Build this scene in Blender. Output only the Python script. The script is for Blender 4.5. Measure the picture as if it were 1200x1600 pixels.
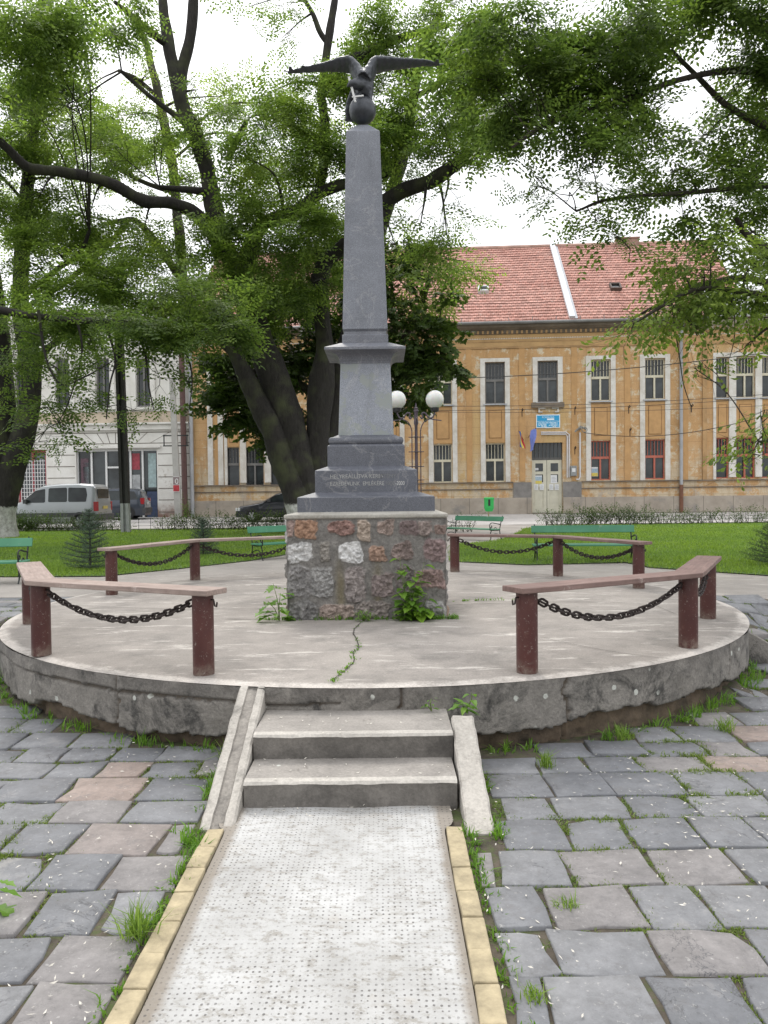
import bpy, bmesh, math, random
import numpy as np
from mathutils import Vector, Matrix, noise as mnoise
for o in list(bpy.data.objects): bpy.data.objects.remove(o)
S = bpy.context.scene; C = S.collection
R = math.radians
rng = np.random.default_rng(7); random.seed(7)

# ------------------------------------------------------------ camera
F, PT, RO, HC = 1206.0, .0247, -.0108, 1.636
cam = bpy.data.cameras.new('camera'); co = bpy.data.objects.new('camera', cam); C.objects.link(co)
cam.sensor_fit = 'VERTICAL'; cam.sensor_height = 36; cam.sensor_width = 27
cam.lens = 36*F/1600; cam.clip_end = 2000; cam.clip_start = .05
fw = Vector((0, math.cos(PT), -math.sin(PT))); up0 = Vector((0, math.sin(PT), math.cos(PT))); r0 = Vector((1, 0, 0))
cr, sr = math.cos(RO), math.sin(RO)
rt = r0*cr + up0*sr; up = up0*cr - r0*sr
m = Matrix((rt, up, -fw)).transposed().to_4x4(); m.translation = (0, 0, HC); co.matrix_world = m
S.camera = co
# ------------------------------------------------------------ sky, sun, exposure
SUN_EL, SUN_AZ = R(52), R(-14)          # azimuth measured from +Y towards +X
w = bpy.data.worlds.new('World'); S.world = w; w.use_nodes = True
nt = w.node_tree; nt.nodes.clear()
sky = nt.nodes.new('ShaderNodeTexSky'); sky.sky_type = 'NISHITA'; sky.sun_disc = False
sky.sun_elevation = SUN_EL; sky.sun_rotation = SUN_AZ
tc = nt.nodes.new('ShaderNodeTexCoord'); nz = nt.nodes.new('ShaderNodeTexNoise')
nz.inputs['Scale'].default_value = 2.2; nz.inputs['Detail'].default_value = 5
nt.links.new(tc.outputs['Generated'], nz.inputs['Vector'])
rp = nt.nodes.new('ShaderNodeValToRGB'); rp.color_ramp.elements[0].position = .3; rp.color_ramp.elements[1].position = .7
rp.color_ramp.elements[0].color = (10.2, 10.3, 10.6, 1); rp.color_ramp.elements[1].color = (13.5, 13.5, 13.4, 1)
nt.links.new(nz.outputs['Fac'], rp.inputs['Fac'])
mx = nt.nodes.new('ShaderNodeMix'); mx.data_type = 'RGBA'; mx.inputs[0].default_value = .88
nt.links.new(sky.outputs[0], mx.inputs[6]); nt.links.new(rp.outputs[0], mx.inputs[7])
bg = nt.nodes.new('ShaderNodeBackground'); bg.inputs[1].default_value = .115
# an overcast sky is brighter overhead than at the horizon
sx = nt.nodes.new('ShaderNodeSeparateXYZ'); nt.links.new(tc.outputs['Generated'], sx.inputs[0])
mr = nt.nodes.new('ShaderNodeMapRange'); mr.inputs['To Min'].default_value = .74; mr.inputs['To Max'].default_value = 1.45; nt.links.new(sx.outputs[2], mr.inputs['Value'])
vm = nt.nodes.new('ShaderNodeVectorMath'); vm.operation = 'SCALE'; nt.links.new(mx.outputs[2], vm.inputs[0]); nt.links.new(mr.outputs[0], vm.inputs['Scale'])
nt.links.new(vm.outputs[0], bg.inputs[0])
wo = nt.nodes.new('ShaderNodeOutputWorld'); nt.links.new(bg.outputs[0], wo.inputs[0])
sl = bpy.data.lights.new('sun', 'SUN'); sl.energy = 1.5; sl.angle = R(14); sl.color = (1, .95, .88)
so = bpy.data.objects.new('sun', sl); C.objects.link(so)
sd = Vector((math.sin(SUN_AZ)*math.cos(SUN_EL), math.cos(SUN_AZ)*math.cos(SUN_EL), math.sin(SUN_EL)))
so.rotation_euler = sd.to_track_quat('Z', 'Y').to_euler()
S.view_settings.view_transform = 'Standard'; S.view_settings.look = 'None'
S.view_settings.exposure = 0.27; S.view_settings.gamma = 1
S.cycles.max_bounces = 6; S.cycles.transmission_bounces = 4; S.cycles.diffuse_bounces = 3

# ------------------------------------------------------------ helpers
def ray(px, py):
    dx, dy = px-600, py-800
    u = (dx*cr+dy*sr)/F; v = (-dx*sr+dy*cr)/F
    return r0*u + fw - up0*v
def at(px, py, d):                                  # a point of the photo at distance d (metres along y)
    k = ray(px, py); return Vector((0, 0, HC)) + k*(d/k.y)
def atz(px, py, z):
    k = ray(px, py); return Vector((0, 0, HC)) + k*((z-HC)/k.z)

def tag(o, label=None, cat=None, group=None, kind=None):
    if label: o['label'] = label
    if cat: o['category'] = cat
    if group: o['group'] = group
    if kind: o['kind'] = kind
    return o
def empty(name, loc=(0, 0, 0), rz=0, **k):
    o = bpy.data.objects.new(name, None); C.objects.link(o); o.location = loc; o.rotation_euler = (0, 0, rz)
    o.empty_display_size = .2
    return tag(o, **k)
def fin(name, me, m, parent, smooth=False):
    if smooth:
        me.polygons.foreach_set('use_smooth', [True]*len(me.polygons))
    if m: me.materials.append(m)
    o = bpy.data.objects.new(name, me); C.objects.link(o)
    if parent: o.parent = parent
    return o
def npmesh(name, V, Q, m, parent=None, smooth=False, col=None):
    V = np.asarray(V, dtype=np.float32).reshape(-1, 3); Q = np.asarray(Q, dtype=np.int32)
    k = Q.shape[1]; me = bpy.data.meshes.new(name)
    me.vertices.add(len(V)); me.vertices.foreach_set('co', V.ravel())
    me.loops.add(Q.size); me.loops.foreach_set('vertex_index', Q.ravel())
    me.polygons.add(len(Q)); me.polygons.foreach_set('loop_start', np.arange(0, Q.size, k, dtype=np.int32))
    me.update(calc_edges=True)
    if col is not None:
        ca = me.color_attributes.new('Col', 'FLOAT_COLOR', 'POINT')
        c4 = np.ones((len(V), 4), dtype=np.float32); c4[:, :3] = col
        ca.data.foreach_set('color', c4.ravel())
    return fin(name, me, m, parent, smooth)
class MB:
    def __init__(s): s.v = []; s.f = []
    def add(s, vs, fs):
        n = len(s.v); s.v += [tuple(x) for x in vs]; s.f += [[i+n for i in f] for f in fs]; return s
    def box(s, x0, x1, y0, y1, z0, z1):
        if x0 > x1: x0, x1 = x1, x0
        if y0 > y1: y0, y1 = y1, y0
        if z0 > z1: z0, z1 = z1, z0
        return s.add([(x, y, z) for z in (z0, z1) for y in (y0, y1) for x in (x0, x1)],
                     [(0, 2, 3, 1), (4, 5, 7, 6), (0, 1, 5, 4), (2, 6, 7, 3), (0, 4, 6, 2), (1, 3, 7, 5)])
    def beam(s, a, b, wd, th, upv=(0, 0, 1)):
        a, b = Vector(a), Vector(b); d = (b-a).normalized(); sd_ = d.cross(Vector(upv)).normalized(); u = sd_.cross(d)
        P = []
        for p in (a, b):
            for sx, sz in ((-1, -1), (1, -1), (1, 1), (-1, 1)): P.append(p+sd_*(sx*wd/2)+u*(sz*th/2))
        return s.add(P, [(0, 1, 2, 3), (7, 6, 5, 4), (0, 4, 5, 1), (1, 5, 6, 2), (2, 6, 7, 3), (3, 7, 4, 0)])
    def frust(s, rings):                            # rings of (cx, cy, hx, hy, z)
        V = []; Fc = []
        for cx, cy, hx, hy, z in rings: V += [(cx-hx, cy-hy, z), (cx+hx, cy-hy, z), (cx+hx, cy+hy, z), (cx-hx, cy+hy, z)]
        n = len(rings); Fc = [(3, 2, 1, 0), tuple(4*(n-1)+i for i in range(4))]
        for i in range(n-1):
            for j in range(4): Fc.append((4*i+j, 4*i+(j+1) % 4, 4*i+4+(j+1) % 4, 4*i+4+j))
        return s.add(V, Fc)
    def tube(s, pts, rad, n=8, cap=True, ell=None):
        pts = [Vector(p) for p in pts]; k = len(pts)
        if not hasattr(rad, '__len__'): rad = [rad]*k
        V = []; prev = None
        for i, p in enumerate(pts):
            t = (pts[min(i+1, k-1)]-pts[max(i-1, 0)]).normalized()
            if prev is None:
                a = Vector((0, 0, 1)) if abs(t.z) < .9 else Vector((1, 0, 0))
                nrm = t.cross(a).normalized()
            else:
                nrm = (prev - t*prev.dot(t)).normalized()
            prev = nrm; bn = t.cross(nrm)
            for j in range(n):
                an = 2*math.pi*j/n; e = ell or (1, 1)
                V.append(p + nrm*(math.cos(an)*rad[i]*e[0]) + bn*(math.sin(an)*rad[i]*e[1]))
        Fc = [(i*n+j, i*n+(j+1) % n, (i+1)*n+(j+1) % n, (i+1)*n+j) for i in range(k-1) for j in range(n)]
        if cap: Fc += [tuple(range(n-1, -1, -1)), tuple((k-1)*n+j for j in range(n))]
        return s.add(V, Fc)
    def lathe(s, prof, n=16, c=(0, 0, 0), cap=True):
        V = [(c[0]+r*math.cos(2*math.pi*j/n), c[1]+r*math.sin(2*math.pi*j/n), c[2]+z) for r, z in prof for j in range(n)]
        k = len(prof)
        Fc = [(i*n+j, i*n+(j+1) % n, (i+1)*n+(j+1) % n, (i+1)*n+j) for i in range(k-1) for j in range(n)]
        if cap: Fc += [tuple(range(n-1, -1, -1)), tuple((k-1)*n+j for j in range(n))]
        return s.add(V, Fc)
    def prism(s, poly, axis, a0, a1):               # poly in the two other axes
        def P(p, a):
            return {'x': (a, p[0], p[1]), 'y': (p[0], a, p[1]), 'z': (p[0], p[1], a)}[axis]
        n = len(poly)
        V = [P(p, a0) for p in poly]+[P(p, a1) for p in poly]
        return s.add(V, [tuple(range(n)), tuple(range(2*n-1, n-1, -1))]+[(i, i+n, (i+1) % n+n, (i+1) % n) for i in range(n)])
    def torus(s, M, R1, R2, st=0, n=12, k=6):       # link: long torus stretched by st
        V = []
        for i in range(n):
            a = 2*math.pi*i/n; ca, sa = math.cos(a), math.sin(a)
            ox = st if ca > 0 else -st
            for j in range(k):
                b = 2*math.pi*j/k; r = R1+R2*math.cos(b)
                V.append(M @ Vector((ca*r+ox, sa*r, R2*math.sin(b))))
        return s.add(V, [(i*k+j, i*k+(j+1) % k, ((i+1) % n)*k+(j+1) % k, ((i+1) % n)*k+j) for i in range(n) for j in range(k)])
    def build(s, name, m, parent=None, smooth=False, bevel=0, seg=2):
        me = bpy.data.meshes.new(name); me.from_pydata(s.v, [], s.f); me.update()
        b = bmesh.new(); b.from_mesh(me); bmesh.ops.recalc_face_normals(b, faces=b.faces); b.to_mesh(me); b.free()
        o = fin(name, me, m, parent, smooth)
        if smooth == 'auto' or smooth is True:
            try:
                me.set_sharp_from_angle(angle=R(38))
            except Exception: pass
        if bevel:
            md = o.modifiers.new('bevel', 'BEVEL'); md.width = bevel; md.segments = seg; md.limit_method = 'ANGLE'; md.angle_limit = R(40)
        return o
def spline(pts, n=6):                               # Catmull-Rom through points given as tuples of any length
    P = [np.array(p, float) for p in pts]; P = [2*P[0]-P[1]]+P+[2*P[-1]-P[-2]]; out = []
    for i in range(1, len(P)-2):
        for t in np.linspace(0, 1, n, endpoint=False):
            a, b, c, d = P[i-1:i+3]
            out.append(.5*((2*b)+(-a+c)*t+(2*a-5*b+4*c-d)*t*t+(-a+3*b-3*c+d)*t**3))
    out.append(P[-2]); return out

# ------------------------------------------------------------ materials
class NT:
    def __init__(s, name):
        s.m = bpy.data.materials.new(name); s.m.use_nodes = True; s.t = s.m.node_tree; s.n = s.t.nodes
        s.b = s.n['Principled BSDF']; s.tc = s.n.new('ShaderNodeTexCoord'); s.vec = s.tc.outputs['Object']
    def L(s, a, b): s.t.links.new(a, b); return s
    def scaled(s, sc, loc=(0, 0, 0), rot=(0, 0, 0)):
        q = s.n.new('ShaderNodeMapping'); q.inputs['Scale'].default_value = sc if hasattr(sc, '__len__') else (sc,)*3
        q.inputs['Location'].default_value = loc; q.inputs['Rotation'].default_value = rot
        s.L(s.vec, q.inputs['Vector']); return q.outputs[0]
    def noise(s, sc=5, det=4, ro=.5, vec=None, out='Fac', dist=0):
        q = s.n.new('ShaderNodeTexNoise'); q.inputs['Scale'].default_value = sc; q.inputs['Detail'].default_value = det
        q.inputs['Roughness'].default_value = ro; q.inputs['Distortion'].default_value = dist
        s.L(vec or s.vec, q.inputs['Vector']); return q.outputs[out]
    def vor(s, sc=5, vec=None, out='Distance', rand=1, feat='F1'):
        q = s.n.new('ShaderNodeTexVoronoi'); q.feature = feat; q.inputs['Scale'].default_value = sc
        q.inputs['Randomness'].default_value = rand; s.L(vec or s.vec, q.inputs['Vector']); return q.outputs[out]
    def brick(s, sc, vec=None, mortar=.02, bw=.5, rh=.25, off=.5):
        q = s.n.new('ShaderNodeTexBrick'); q.inputs['Scale'].default_value = sc; q.inputs['Mortar Size'].default_value = mortar
        q.inputs['Brick Width'].default_value = bw; q.inputs['Row Height'].default_value = rh; q.offset = off
        q.inputs['Color1'].default_value = (0, 0, 0, 1); q.inputs['Color2'].default_value = (1, 1, 1, 1)
        s.L(vec or s.vec, q.inputs['Vector']); return q
    def ramp(s, fac, a, b, c0=(0, 0, 0), c1=(1, 1, 1)):
        q = s.n.new('ShaderNodeValToRGB'); e = q.color_ramp.elements
        e[0].position, e[1].position = a, b; e[0].color = (*c0, 1); e[1].color = (*c1, 1)
        s.L(fac, q.inputs[0]); return q.outputs[0]
    def mix(s, fac, a, b, mode='MIX'):
        q = s.n.new('ShaderNodeMix'); q.data_type = 'RGBA'; q.blend_type = mode
        for i, x in ((0, fac), (6, a), (7, b)):
            if isinstance(x, (int, float)): q.inputs[i].default_value = x
            elif isinstance(x, tuple): q.inputs[i].default_value = (*x[:3], 1)
            else: s.L(x, q.inputs[i])
        return q.outputs[2]
    def math(s, op, a, b=0.0):
        q = s.n.new('ShaderNodeMath'); q.operation = op
        for i, x in ((0, a), (1, b)):
            if isinstance(x, (int, float)): q.inputs[i].default_value = x
            else: s.L(x, q.inputs[i])
        return q.outputs[0]
    def mapr(s, v, a, b):
        q = s.n.new('ShaderNodeMapRange'); q.inputs['From Min'].default_value = a; q.inputs['From Max'].default_value = b; s.L(v, q.inputs['Value']); return q.outputs[0]
    def xyz(s):
        q = s.n.new('ShaderNodeSeparateXYZ'); s.L(s.vec, q.inputs[0]); return q.outputs
    def attr(s, nm='Col'):
        q = s.n.new('ShaderNodeAttribute'); q.attribute_name = nm; return q.outputs['Color']
    def island(s): return s.n.new('ShaderNodeNewGeometry').outputs['Random Per Island']
    def bump(s, h, st=.3, dist=.01):
        q = s.n.new('ShaderNodeBump'); q.inputs['Strength'].default_value = st; q.inputs['Distance'].default_value = dist
        s.L(h, q.inputs['Height']); s.L(q.outputs[0], s.b.inputs['Normal']); return s
    def done(s, col, rough=.8, metal=0, spec=None):
        if isinstance(col, tuple): s.b.inputs['Base Color'].default_value = (*col, 1)
        else: s.L(col, s.b.inputs['Base Color'])
        if isinstance(rough, (int, float)): s.b.inputs['Roughness'].default_value = rough
        else: s.L(rough, s.b.inputs['Roughness'])
        s.b.inputs['Metallic'].default_value = metal
        if spec is not None: s.b.inputs['Specular IOR Level'].default_value = spec
        return s.m
def basic(name, c, rough=.7, var=.25, sc=8, bump=.2, metal=0, bsc=None, dist=.004):
    t = NT(name); n1 = t.noise(sc, 6, .65); c0 = tuple(x*(1-var) for x in c); c1 = tuple(min(1, x*(1+var)) for x in c)
    t.bump(t.noise(bsc or sc*6, 5, .6), bump, dist)
    return t.done(t.ramp(n1, .3, .7, c0, c1), rough, metal)
def concrete(name, c=(.27, .25, .23), stain=(.06, .057, .05), amt=(.45, .7), ssc=2.5, bump=.5, lich=True):
    t = NT(name); n = t.noise(3, 7, .7); base = t.ramp(n, .3, .7, tuple(x*.8 for x in c), tuple(x*1.2 for x in c))
    st = t.ramp(t.noise(ssc, 8, .72, dist=.4), *amt); base = t.mix(st, base, stain)
    fine = t.noise(60, 4, .7); base = t.mix(.35, base, t.ramp(fine, .3, .7, (.25, .25, .25), (.75, .75, .75)), 'OVERLAY')
    if lich:
        lv = t.vor(5, t.scaled((1, 1, 1.0))); ln = t.noise(1.3, 2); ls = t.ramp(t.math('ADD', lv, t.math('MULTIPLY', t.noise(30, 3), .12)), .10, .13, (1, 1, 1), (0, 0, 0))
        base = t.mix(t.math('MULTIPLY', ls, t.ramp(ln, .5, .56)), base, (.5, .51, .46))
    t.bump(t.math('ADD', t.noise(12, 6, .7), t.math('MULTIPLY', t.noise(70, 3), .4)), bump, .012)
    return t.done(base, .9)
def smooth(x): x = min(1, max(0, x)); return x*x*(3-2*x)
# ============================================================ ground
PCX, PCY, PR, PZ = -.10, 8.50, 3.73, .436
def gz(x, y):
    if y < 12:
        if x > 2.9:
            if y < 7.3: return 0.0
            base = min(.405, .33+(y-7.3)*.05)
            return max(0, base - max(0, x-3.35)*.65*(1-smooth((y-7.3)/1.7)))
        return .405*smooth((y-5.6)/3.2)
    if y < 30: return .405-.095*smooth((y-12)/18)
    if y < 31.0: return .31
    return .31+.0095*min(11, (y-31.0))
def gzv(x, y): return np.array([gz(a, b) for a, b in zip(np.ravel(x), np.ravel(y))])
def conc_light(name, tint):
    t = NT(name); n = t.noise(.9, 8, .7); b = t.ramp(n, .3, .7, tuple(x*.72 for x in tint), tuple(x*1.15 for x in tint))
    st = t.ramp(t.noise(4, 7, .75, vec=t.scaled((.5, 1, 1))), .55, .72); b = t.mix(st, b, tuple(x*1.5 for x in tint))
    b = t.mix(.3, b, t.ramp(t.noise(70, 3), .3, .7, (.25,)*3, (.75,)*3), 'OVERLAY')
    t.bump(t.noise(25, 6, .7), .25, .006); return t.done(b, .9)
M_soil = None
t = NT('soil_and_moss'); b = t.ramp(t.noise(6, 6, .7), .35, .65, (.035, .028, .02), (.10, .082, .06))
b = t.mix(t.ramp(t.noise(5, 7, .75), .50, .60), b, (.06, .080, .022)); t.bump(t.noise(50, 5), .6, .01); M_soil = t.done(b, .95)
M_apron = conc_light('apron_concrete', (.30, .275, .25))
M_road = conc_light('pale_road', (.42, .40, .385))
# ground sheet: fine near, coarse to the horizon, with a real step along the little retaining wall
xs = sorted(set([-600, -200, -80, -40, -25]+[round(-16+i*.5, 3) for i in range(65)]+[2.9, 3.35, 25, 40, 80, 200, 600]))
ys = sorted(set([-60, -20, -5, 0]+[round(1+i*.4, 3) for i in range(28)]+[7.295, 7.305]+[round(12.2+i*1.2, 3) for i in range(15)]+[30, 31, 34, 38, 42, 46, 60, 100, 300, 900]))
V = []; n = len(xs)
for y in ys:
    for x in xs: V.append((x, y, gz(x, y)-(.011 if y < 13 else .03)))
Q = [(j*n+i, j*n+i+1, (j+1)*n+i+1, (j+1)*n+i) for j in range(len(ys)-1) for i in range(n-1)]
tag(npmesh('ground', V, Q, M_soil), kind='structure')
def sheet(name, poly, m, dz=0.0, step=.5, kind='structure'):
    b = bmesh.new(); vs = [b.verts.new((x, y, 0)) for x, y in poly]; b.faces.new(vs)
    x0, x1 = min(p[0] for p in poly), max(p[0] for p in poly); y0, y1 = min(p[1] for p in poly), max(p[1] for p in poly)
    def cut(co_, no):
        bmesh.ops.bisect_plane(b, geom=b.verts[:]+b.edges[:]+b.faces[:], plane_co=co_, plane_no=no)
    x = math.floor(x0/step)*step
    while x < x1: cut((x+.001, 0, 0), (1, 0, 0)); x += step
    y = math.floor(y0/step)*step
    while y < y1: cut((0, y+.001, 0), (0, 1, 0)); y += step
    for v in b.verts: v.co.z = gz(v.co.x, v.co.y)+dz
    bmesh.ops.recalc_face_normals(b, faces=b.faces)
    me = bpy.data.meshes.new(name); b.to_mesh(me); b.free()
    for p in me.polygons: pass
    o = fin(name, me, m, None); return tag(o, kind=kind)
# concrete apron round and behind the platform, continuing as the path to the street
sheet('apron', [(-14, 9.45), (-4.4, 9.45), (-3.5, 9.5), (3.1, 9.4), (3.9, 8.95), (4.5, 8.55), (7, 8.0), (14, 7.6), (14, 14), (14, 31), (-14, 31), (-14, 14)], M_apron, -.004, 1.0)
sheet('road', [(-45, 30.9), (45, 30.9), (45, 44.5), (-45, 44.5)], M_road, .004, 2)
kb = MB(); kb.box(-45, 3.4, 30.1, 30.3, .1, .33); kb.box(8.6, 45, 30.1, 30.3, .1, .33)
tag(kb.build('kerb', concrete('kerb_concrete', (.36, .35, .33)), None), kind='structure')
tag(MB().box(-45, 45, 39.9, 41.0, .2, .44).build('pavement', M_road, None), kind='structure') if False else None

# ---- paving stones (one surface), laid in courses
t = NT('slate_paving'); isl = t.island()
b = t.ramp(isl, 0, 1, (.125, .129, .140), (.208, .209, .215)); b = t.mix(t.ramp(isl, .82, .84), b, (.20, .188, .185)); b = t.mix(t.ramp(isl, .975, .98), b, (.25, .20, .175))
b = t.mix(.6, b, t.ramp(t.noise(5, 10, .82), .3, .7, (.2,)*3, (.8,)*3), 'OVERLAY'); b = t.mix(t.ramp(t.noise(2.5, 6, .7), .6, .85), b, (.28, .26, .235))
b = t.mix(t.math('MULTIPLY', t.ramp(t.noise(38, 4, .7), .62, .68), .5), b, (.42, .41, .39)); cr_ = t.ramp(t.math('ABSOLUTE', t.math('SUBTRACT', t.noise(2.6, 7, .65, dist=.8), .5)), .0, .008, (1,)*3, (0,)*3); b = t.mix(t.math('MULTIPLY', cr_, t.ramp(t.noise(1.3, 3), .56, .60)), b, (.07, .07, .075)); b = t.mix(t.math('MULTIPLY', t.ramp(t.noise(9, 9, .8), .52, .64), .55), b, (.125, .12, .12))
ly = t.ramp(t.noise(3.5, 5, .6, dist=.6), .47, .50); t.bump(t.math('ADD', t.math('MULTIPLY', ly, .5), t.math('ADD', t.math('MULTIPLY', t.noise(14, 7, .7), .5), t.math('MULTIPLY', t.noise(110, 3), .25))), .55, .006); M_slate = t.done(b, t.ramp(isl, 0, 1, (.66,)*3, (.82,)*3))
V = []; Q = []; joints = []
def blocked(x, y, mg=0.0):
    if math.hypot(x-PCX, y-PCY) < PR+.04+mg: return True
    if -.90-mg < x < .385+mg and y < 4.0: return True
    if -.94-mg < x < .53+mg and 3.6-mg < y < 5.2: return True
    if x > 3.2 and 7.2-mg < y < 7.45+mg: return True
    return False
y = 1.35; row = 0
while y < 9.5:
    h = random.uniform(.255, .35) if y < 8 else random.uniform(.2, .3)
    x = -7.2 + random.uniform(0, .3)
    while x < 7.2:
        wd = random.uniform(.27, .43)
        g = random.uniform(.004, .012)
        cx_, cy_ = x+wd/2, y+h/2
        lim = 9.35 if cx_ < 3.1 else 9.35-(cx_-3.1)*.5
        x0, x1, y0, y1 = x+g, x+wd-g, y+g, y+h-g
        # trim to path side
        for e0, e1 in ((-.90, .385),):
            if y0 < 4.0 and x0 < e0 < x1 and e0-x0 > .08: x1 = e0-.01
            elif y0 < 4.0 and x0 < e1 < x1 and x1-e1 > .08: x0 = e1+.012
        if y1 > 3.62 and y0 < 4.75:
            if x0 < -.95 < x1: x1 = -.955
            elif x0 < .54 < x1: x0 = .545
        elif y0 < 4.0 and x0 < -.90 < x1: x1 = -.91
        elif y0 < 4.0 and x0 < .385 < x1: x0 = .397
        if x1-x0 < .05: x += wd; continue
        cx_, cy_ = (x0+x1)/2, (y0+y1)/2
        if cy_ < lim and not blocked(cx_, cy_, .005) and not (blocked(x0, y1) and blocked(x1, y1)) or (cy_ < lim and not blocked(cx_, cy_, .0) and cy_ > 4.2):
            j = lambda s=.016: random.gauss(0, s*.55)
            rot = random.gauss(0, .02)
            cs = [(x0+j(), y0+j()), ((x0+x1)/2+j(), y0+j(.011)), (x1+j(), y0+j()), (x1+j(.011), (y0+y1)/2+j()), (x1+j(), y1+j()), ((x0+x1)/2+j(), y1+j(.011)), (x0+j(), y1+j()), (x0+j(.011), (y0+y1)/2+j())]
            cut = random.random()
            if cut < .2:
                kx = random.choice((0, 2, 4, 6)); px_, py_ = cs[kx]; cs[kx] = (px_+(cx_-px_)*.2, py_+(cy_-py_)*.2)
            cc, ss = math.cos(rot), math.sin(rot)
            cs = [(cx_+(px_-cx_)*cc-(py_-cy_)*ss, cy_+(px_-cx_)*ss+(py_-cy_)*cc) for px_, py_ in cs]
            zt = gz(cx_, cy_); zl = random.gauss(.001, .004); tx, ty = random.gauss(0, .011), random.gauss(0, .011)
            sx_ = (gz(cx_+.1, cy_)-gz(cx_-.1, cy_))/.2 if not (3.1 < cx_ and 6.9 < cy_ < 7.8) else 0
            sy_ = (gz(cx_, cy_+.1)-gz(cx_, cy_-.1))/.2 if not (2.8 < cx_ and 6.9 < cy_ < 7.8) else 0
            n0 = len(V)
            for k, (ins, dz) in enumerate(((0, -.045), (.001, -.005), (.006, 0))):
                for px_, py_ in cs:
                    dx, dy = px_-cx_, py_-cy_; l = math.hypot(dx, dy); f_ = max(0, (l-ins)/l)
                    X, Y = cx_+dx*f_, cy_+dy*f_
                    V.append((X, Y, zt+zl+dz+(dx*(tx+sx_)+dy*(ty+sy_))*f_))
            V.append((cx_, cy_, zt+zl+random.gauss(.002, .002)))
            for k in range(2):
                for i in range(8): Q.append((n0+k*8+i, n0+k*8+(i+1) % 8, n0+(k+1)*8+(i+1) % 8, n0+(k+1)*8+i))
            for i in range(0, 8, 2): Q.append((n0+16+i, n0+16+i+1, n0+16+(i+2) % 8, n0+24))
            for i in range(7): joints.append((x0+(x1-x0)*random.random(), y0-g*random.uniform(.3, 1.7)))
            for i in range(5): joints.append((x0-g*random.uniform(.3, 1.7), y0+(y1-y0)*random.random()))
        x += wd
    y += h; row += 1
tag(npmesh('paving', V, Q, M_slate), kind='structure')

# ---- white dimpled concrete path with dirt
t = NT('white_dimpled_concrete'); b = t.ramp(t.noise(2.2, 7, .7), .3, .7, (.31, .305, .295), (.49, .49, .485))
dirt = t.ramp(t.noise(14, 9, .8, vec=t.scaled((1, 1.6, 1), rot=(0, 0, .5))), .51, .60)
b = t.mix(t.math('MULTIPLY', dirt, .6), b, (.19, .17, .14))
b = t.mix(t.ramp(t.noise(1.6, 5, .7), .58, .74), b, (.37, .34, .30))
xx = t.xyz()[0]; ed = t.ramp(t.math('ADD', t.math('ABSOLUTE', t.math('ADD', xx, .245)), t.math('MULTIPLY', t.noise(8, 6, .8), .07)), .505, .54)
b = t.mix(t.math('MULTIPLY', ed, .85), b, (.22, .19, .155))
dv = t.vor(1, t.scaled((43, 37, 1)), rand=.2); dm = t.ramp(t.math('ADD', dv, t.math('MULTIPLY', t.noise(60, 3), .10)), .21, .27, (1, 1, 1), (0, 0, 0))
dmask = t.ramp(t.noise(1.6, 6, .75), .36, .56); b = t.mix(t.math('MULTIPLY', dm, t.math('MULTIPLY', dmask, .8)), b, (.08, .075, .07))
t.bump(t.math('SUBTRACT', t.noise(28, 7, .75), t.math('MULTIPLY', dm, .5)), .6, .006); M_path = t.done(b, .85)
V = []; nx, ny = 24, 60
for j in range(ny+1):
    for i in range(nx+1):
        x = -.785+1.06*i/nx; y = 1.2+2.88*j/ny
        if y > 3.68: x = -.25+(x+.25)*(1+.10*smooth((y-3.68)/.1))
        V.append((x, y, .006+.006*mnoise.noise(Vector((x*3, y*3, 0)))))
Q = [(j*(nx+1)+i, j*(nx+1)+i+1, (j+1)*(nx+1)+i+1, (j+1)*(nx+1)+i) for j in range(ny) for i in range(nx)]
tag(npmesh('path', V, Q, M_path, None, True), kind='structure')
M_ybrick = basic('yellow_brick', (.335, .28, .18), .9, .35, 12, .6, bsc=60)
for side, x0, x1, lab in ((0, -.872, -.79, 'row of worn yellow bricks edging the left side of the white path'), (1, .28, .362, 'row of worn yellow bricks edging the right side of the white path')):
    e = empty('brick_edging', ((x0+x1)/2, 2.6, 0), label=lab, cat='brick edging', group='brick edgings along the white path')
    y = 3.70; 
    while y > 1.2:
        ln = random.uniform(.185, .215); a = random.gauss(0, .012); zt = .022+random.gauss(0, .003)
        br = MB(); cs, sn = math.cos(a), math.sin(a)
        br.box(x0, x1, y-ln, y, -.04, zt)
        br.v = [((X-(x0+x1)/2)*cs-(Y-y)*sn+random.gauss(0, .0015), (X-(x0+x1)/2)*sn+(Y-y)*cs+y-2.6+random.gauss(0, .0015), Z+random.gauss(0, .0015)) for X, Y, Z in br.v]
        br.build('brick', M_ybrick, e, bevel=.006)
        y -= ln+random.uniform(.004, .008)

# ============================================================ platform
pl = empty('round_platform', (PCX, PCY, 0), label='round raised concrete platform with crumbling side wall carrying the monument', cat='platform')
t = NT('platform_concrete'); n = t.noise(1.2, 9, .72); b = t.ramp(n, .3, .7, (.185, .168, .152), (.33, .30, .272))
fl = t.ramp(t.noise(2.2, 10, .75, vec=t.scaled((.7, 2.6, 1), rot=(0, 0, .1)), dist=.3), .55, .64); b = t.mix(t.math('MULTIPLY', fl, .9), b, (.52, .485, .445))
b = t.mix(t.ramp(t.noise(1.9, 7, .75), .50, .72), b, (.16, .148, .135))
pit = t.ramp(t.vor(26), .05, .10, (1, 1, 1), (0, 0, 0)); b = t.mix(t.math('MULTIPLY', pit, t.ramp(t.noise(3), .55, .62)), b, (.1, .09, .08))
q = t.n.new('ShaderNodeVectorMath'); q.operation = 'LENGTH'; q2 = t.n.new('ShaderNodeVectorMath'); q2.operation = 'MULTIPLY'; q2.inputs[1].default_value = (1, 1, 0)
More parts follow.
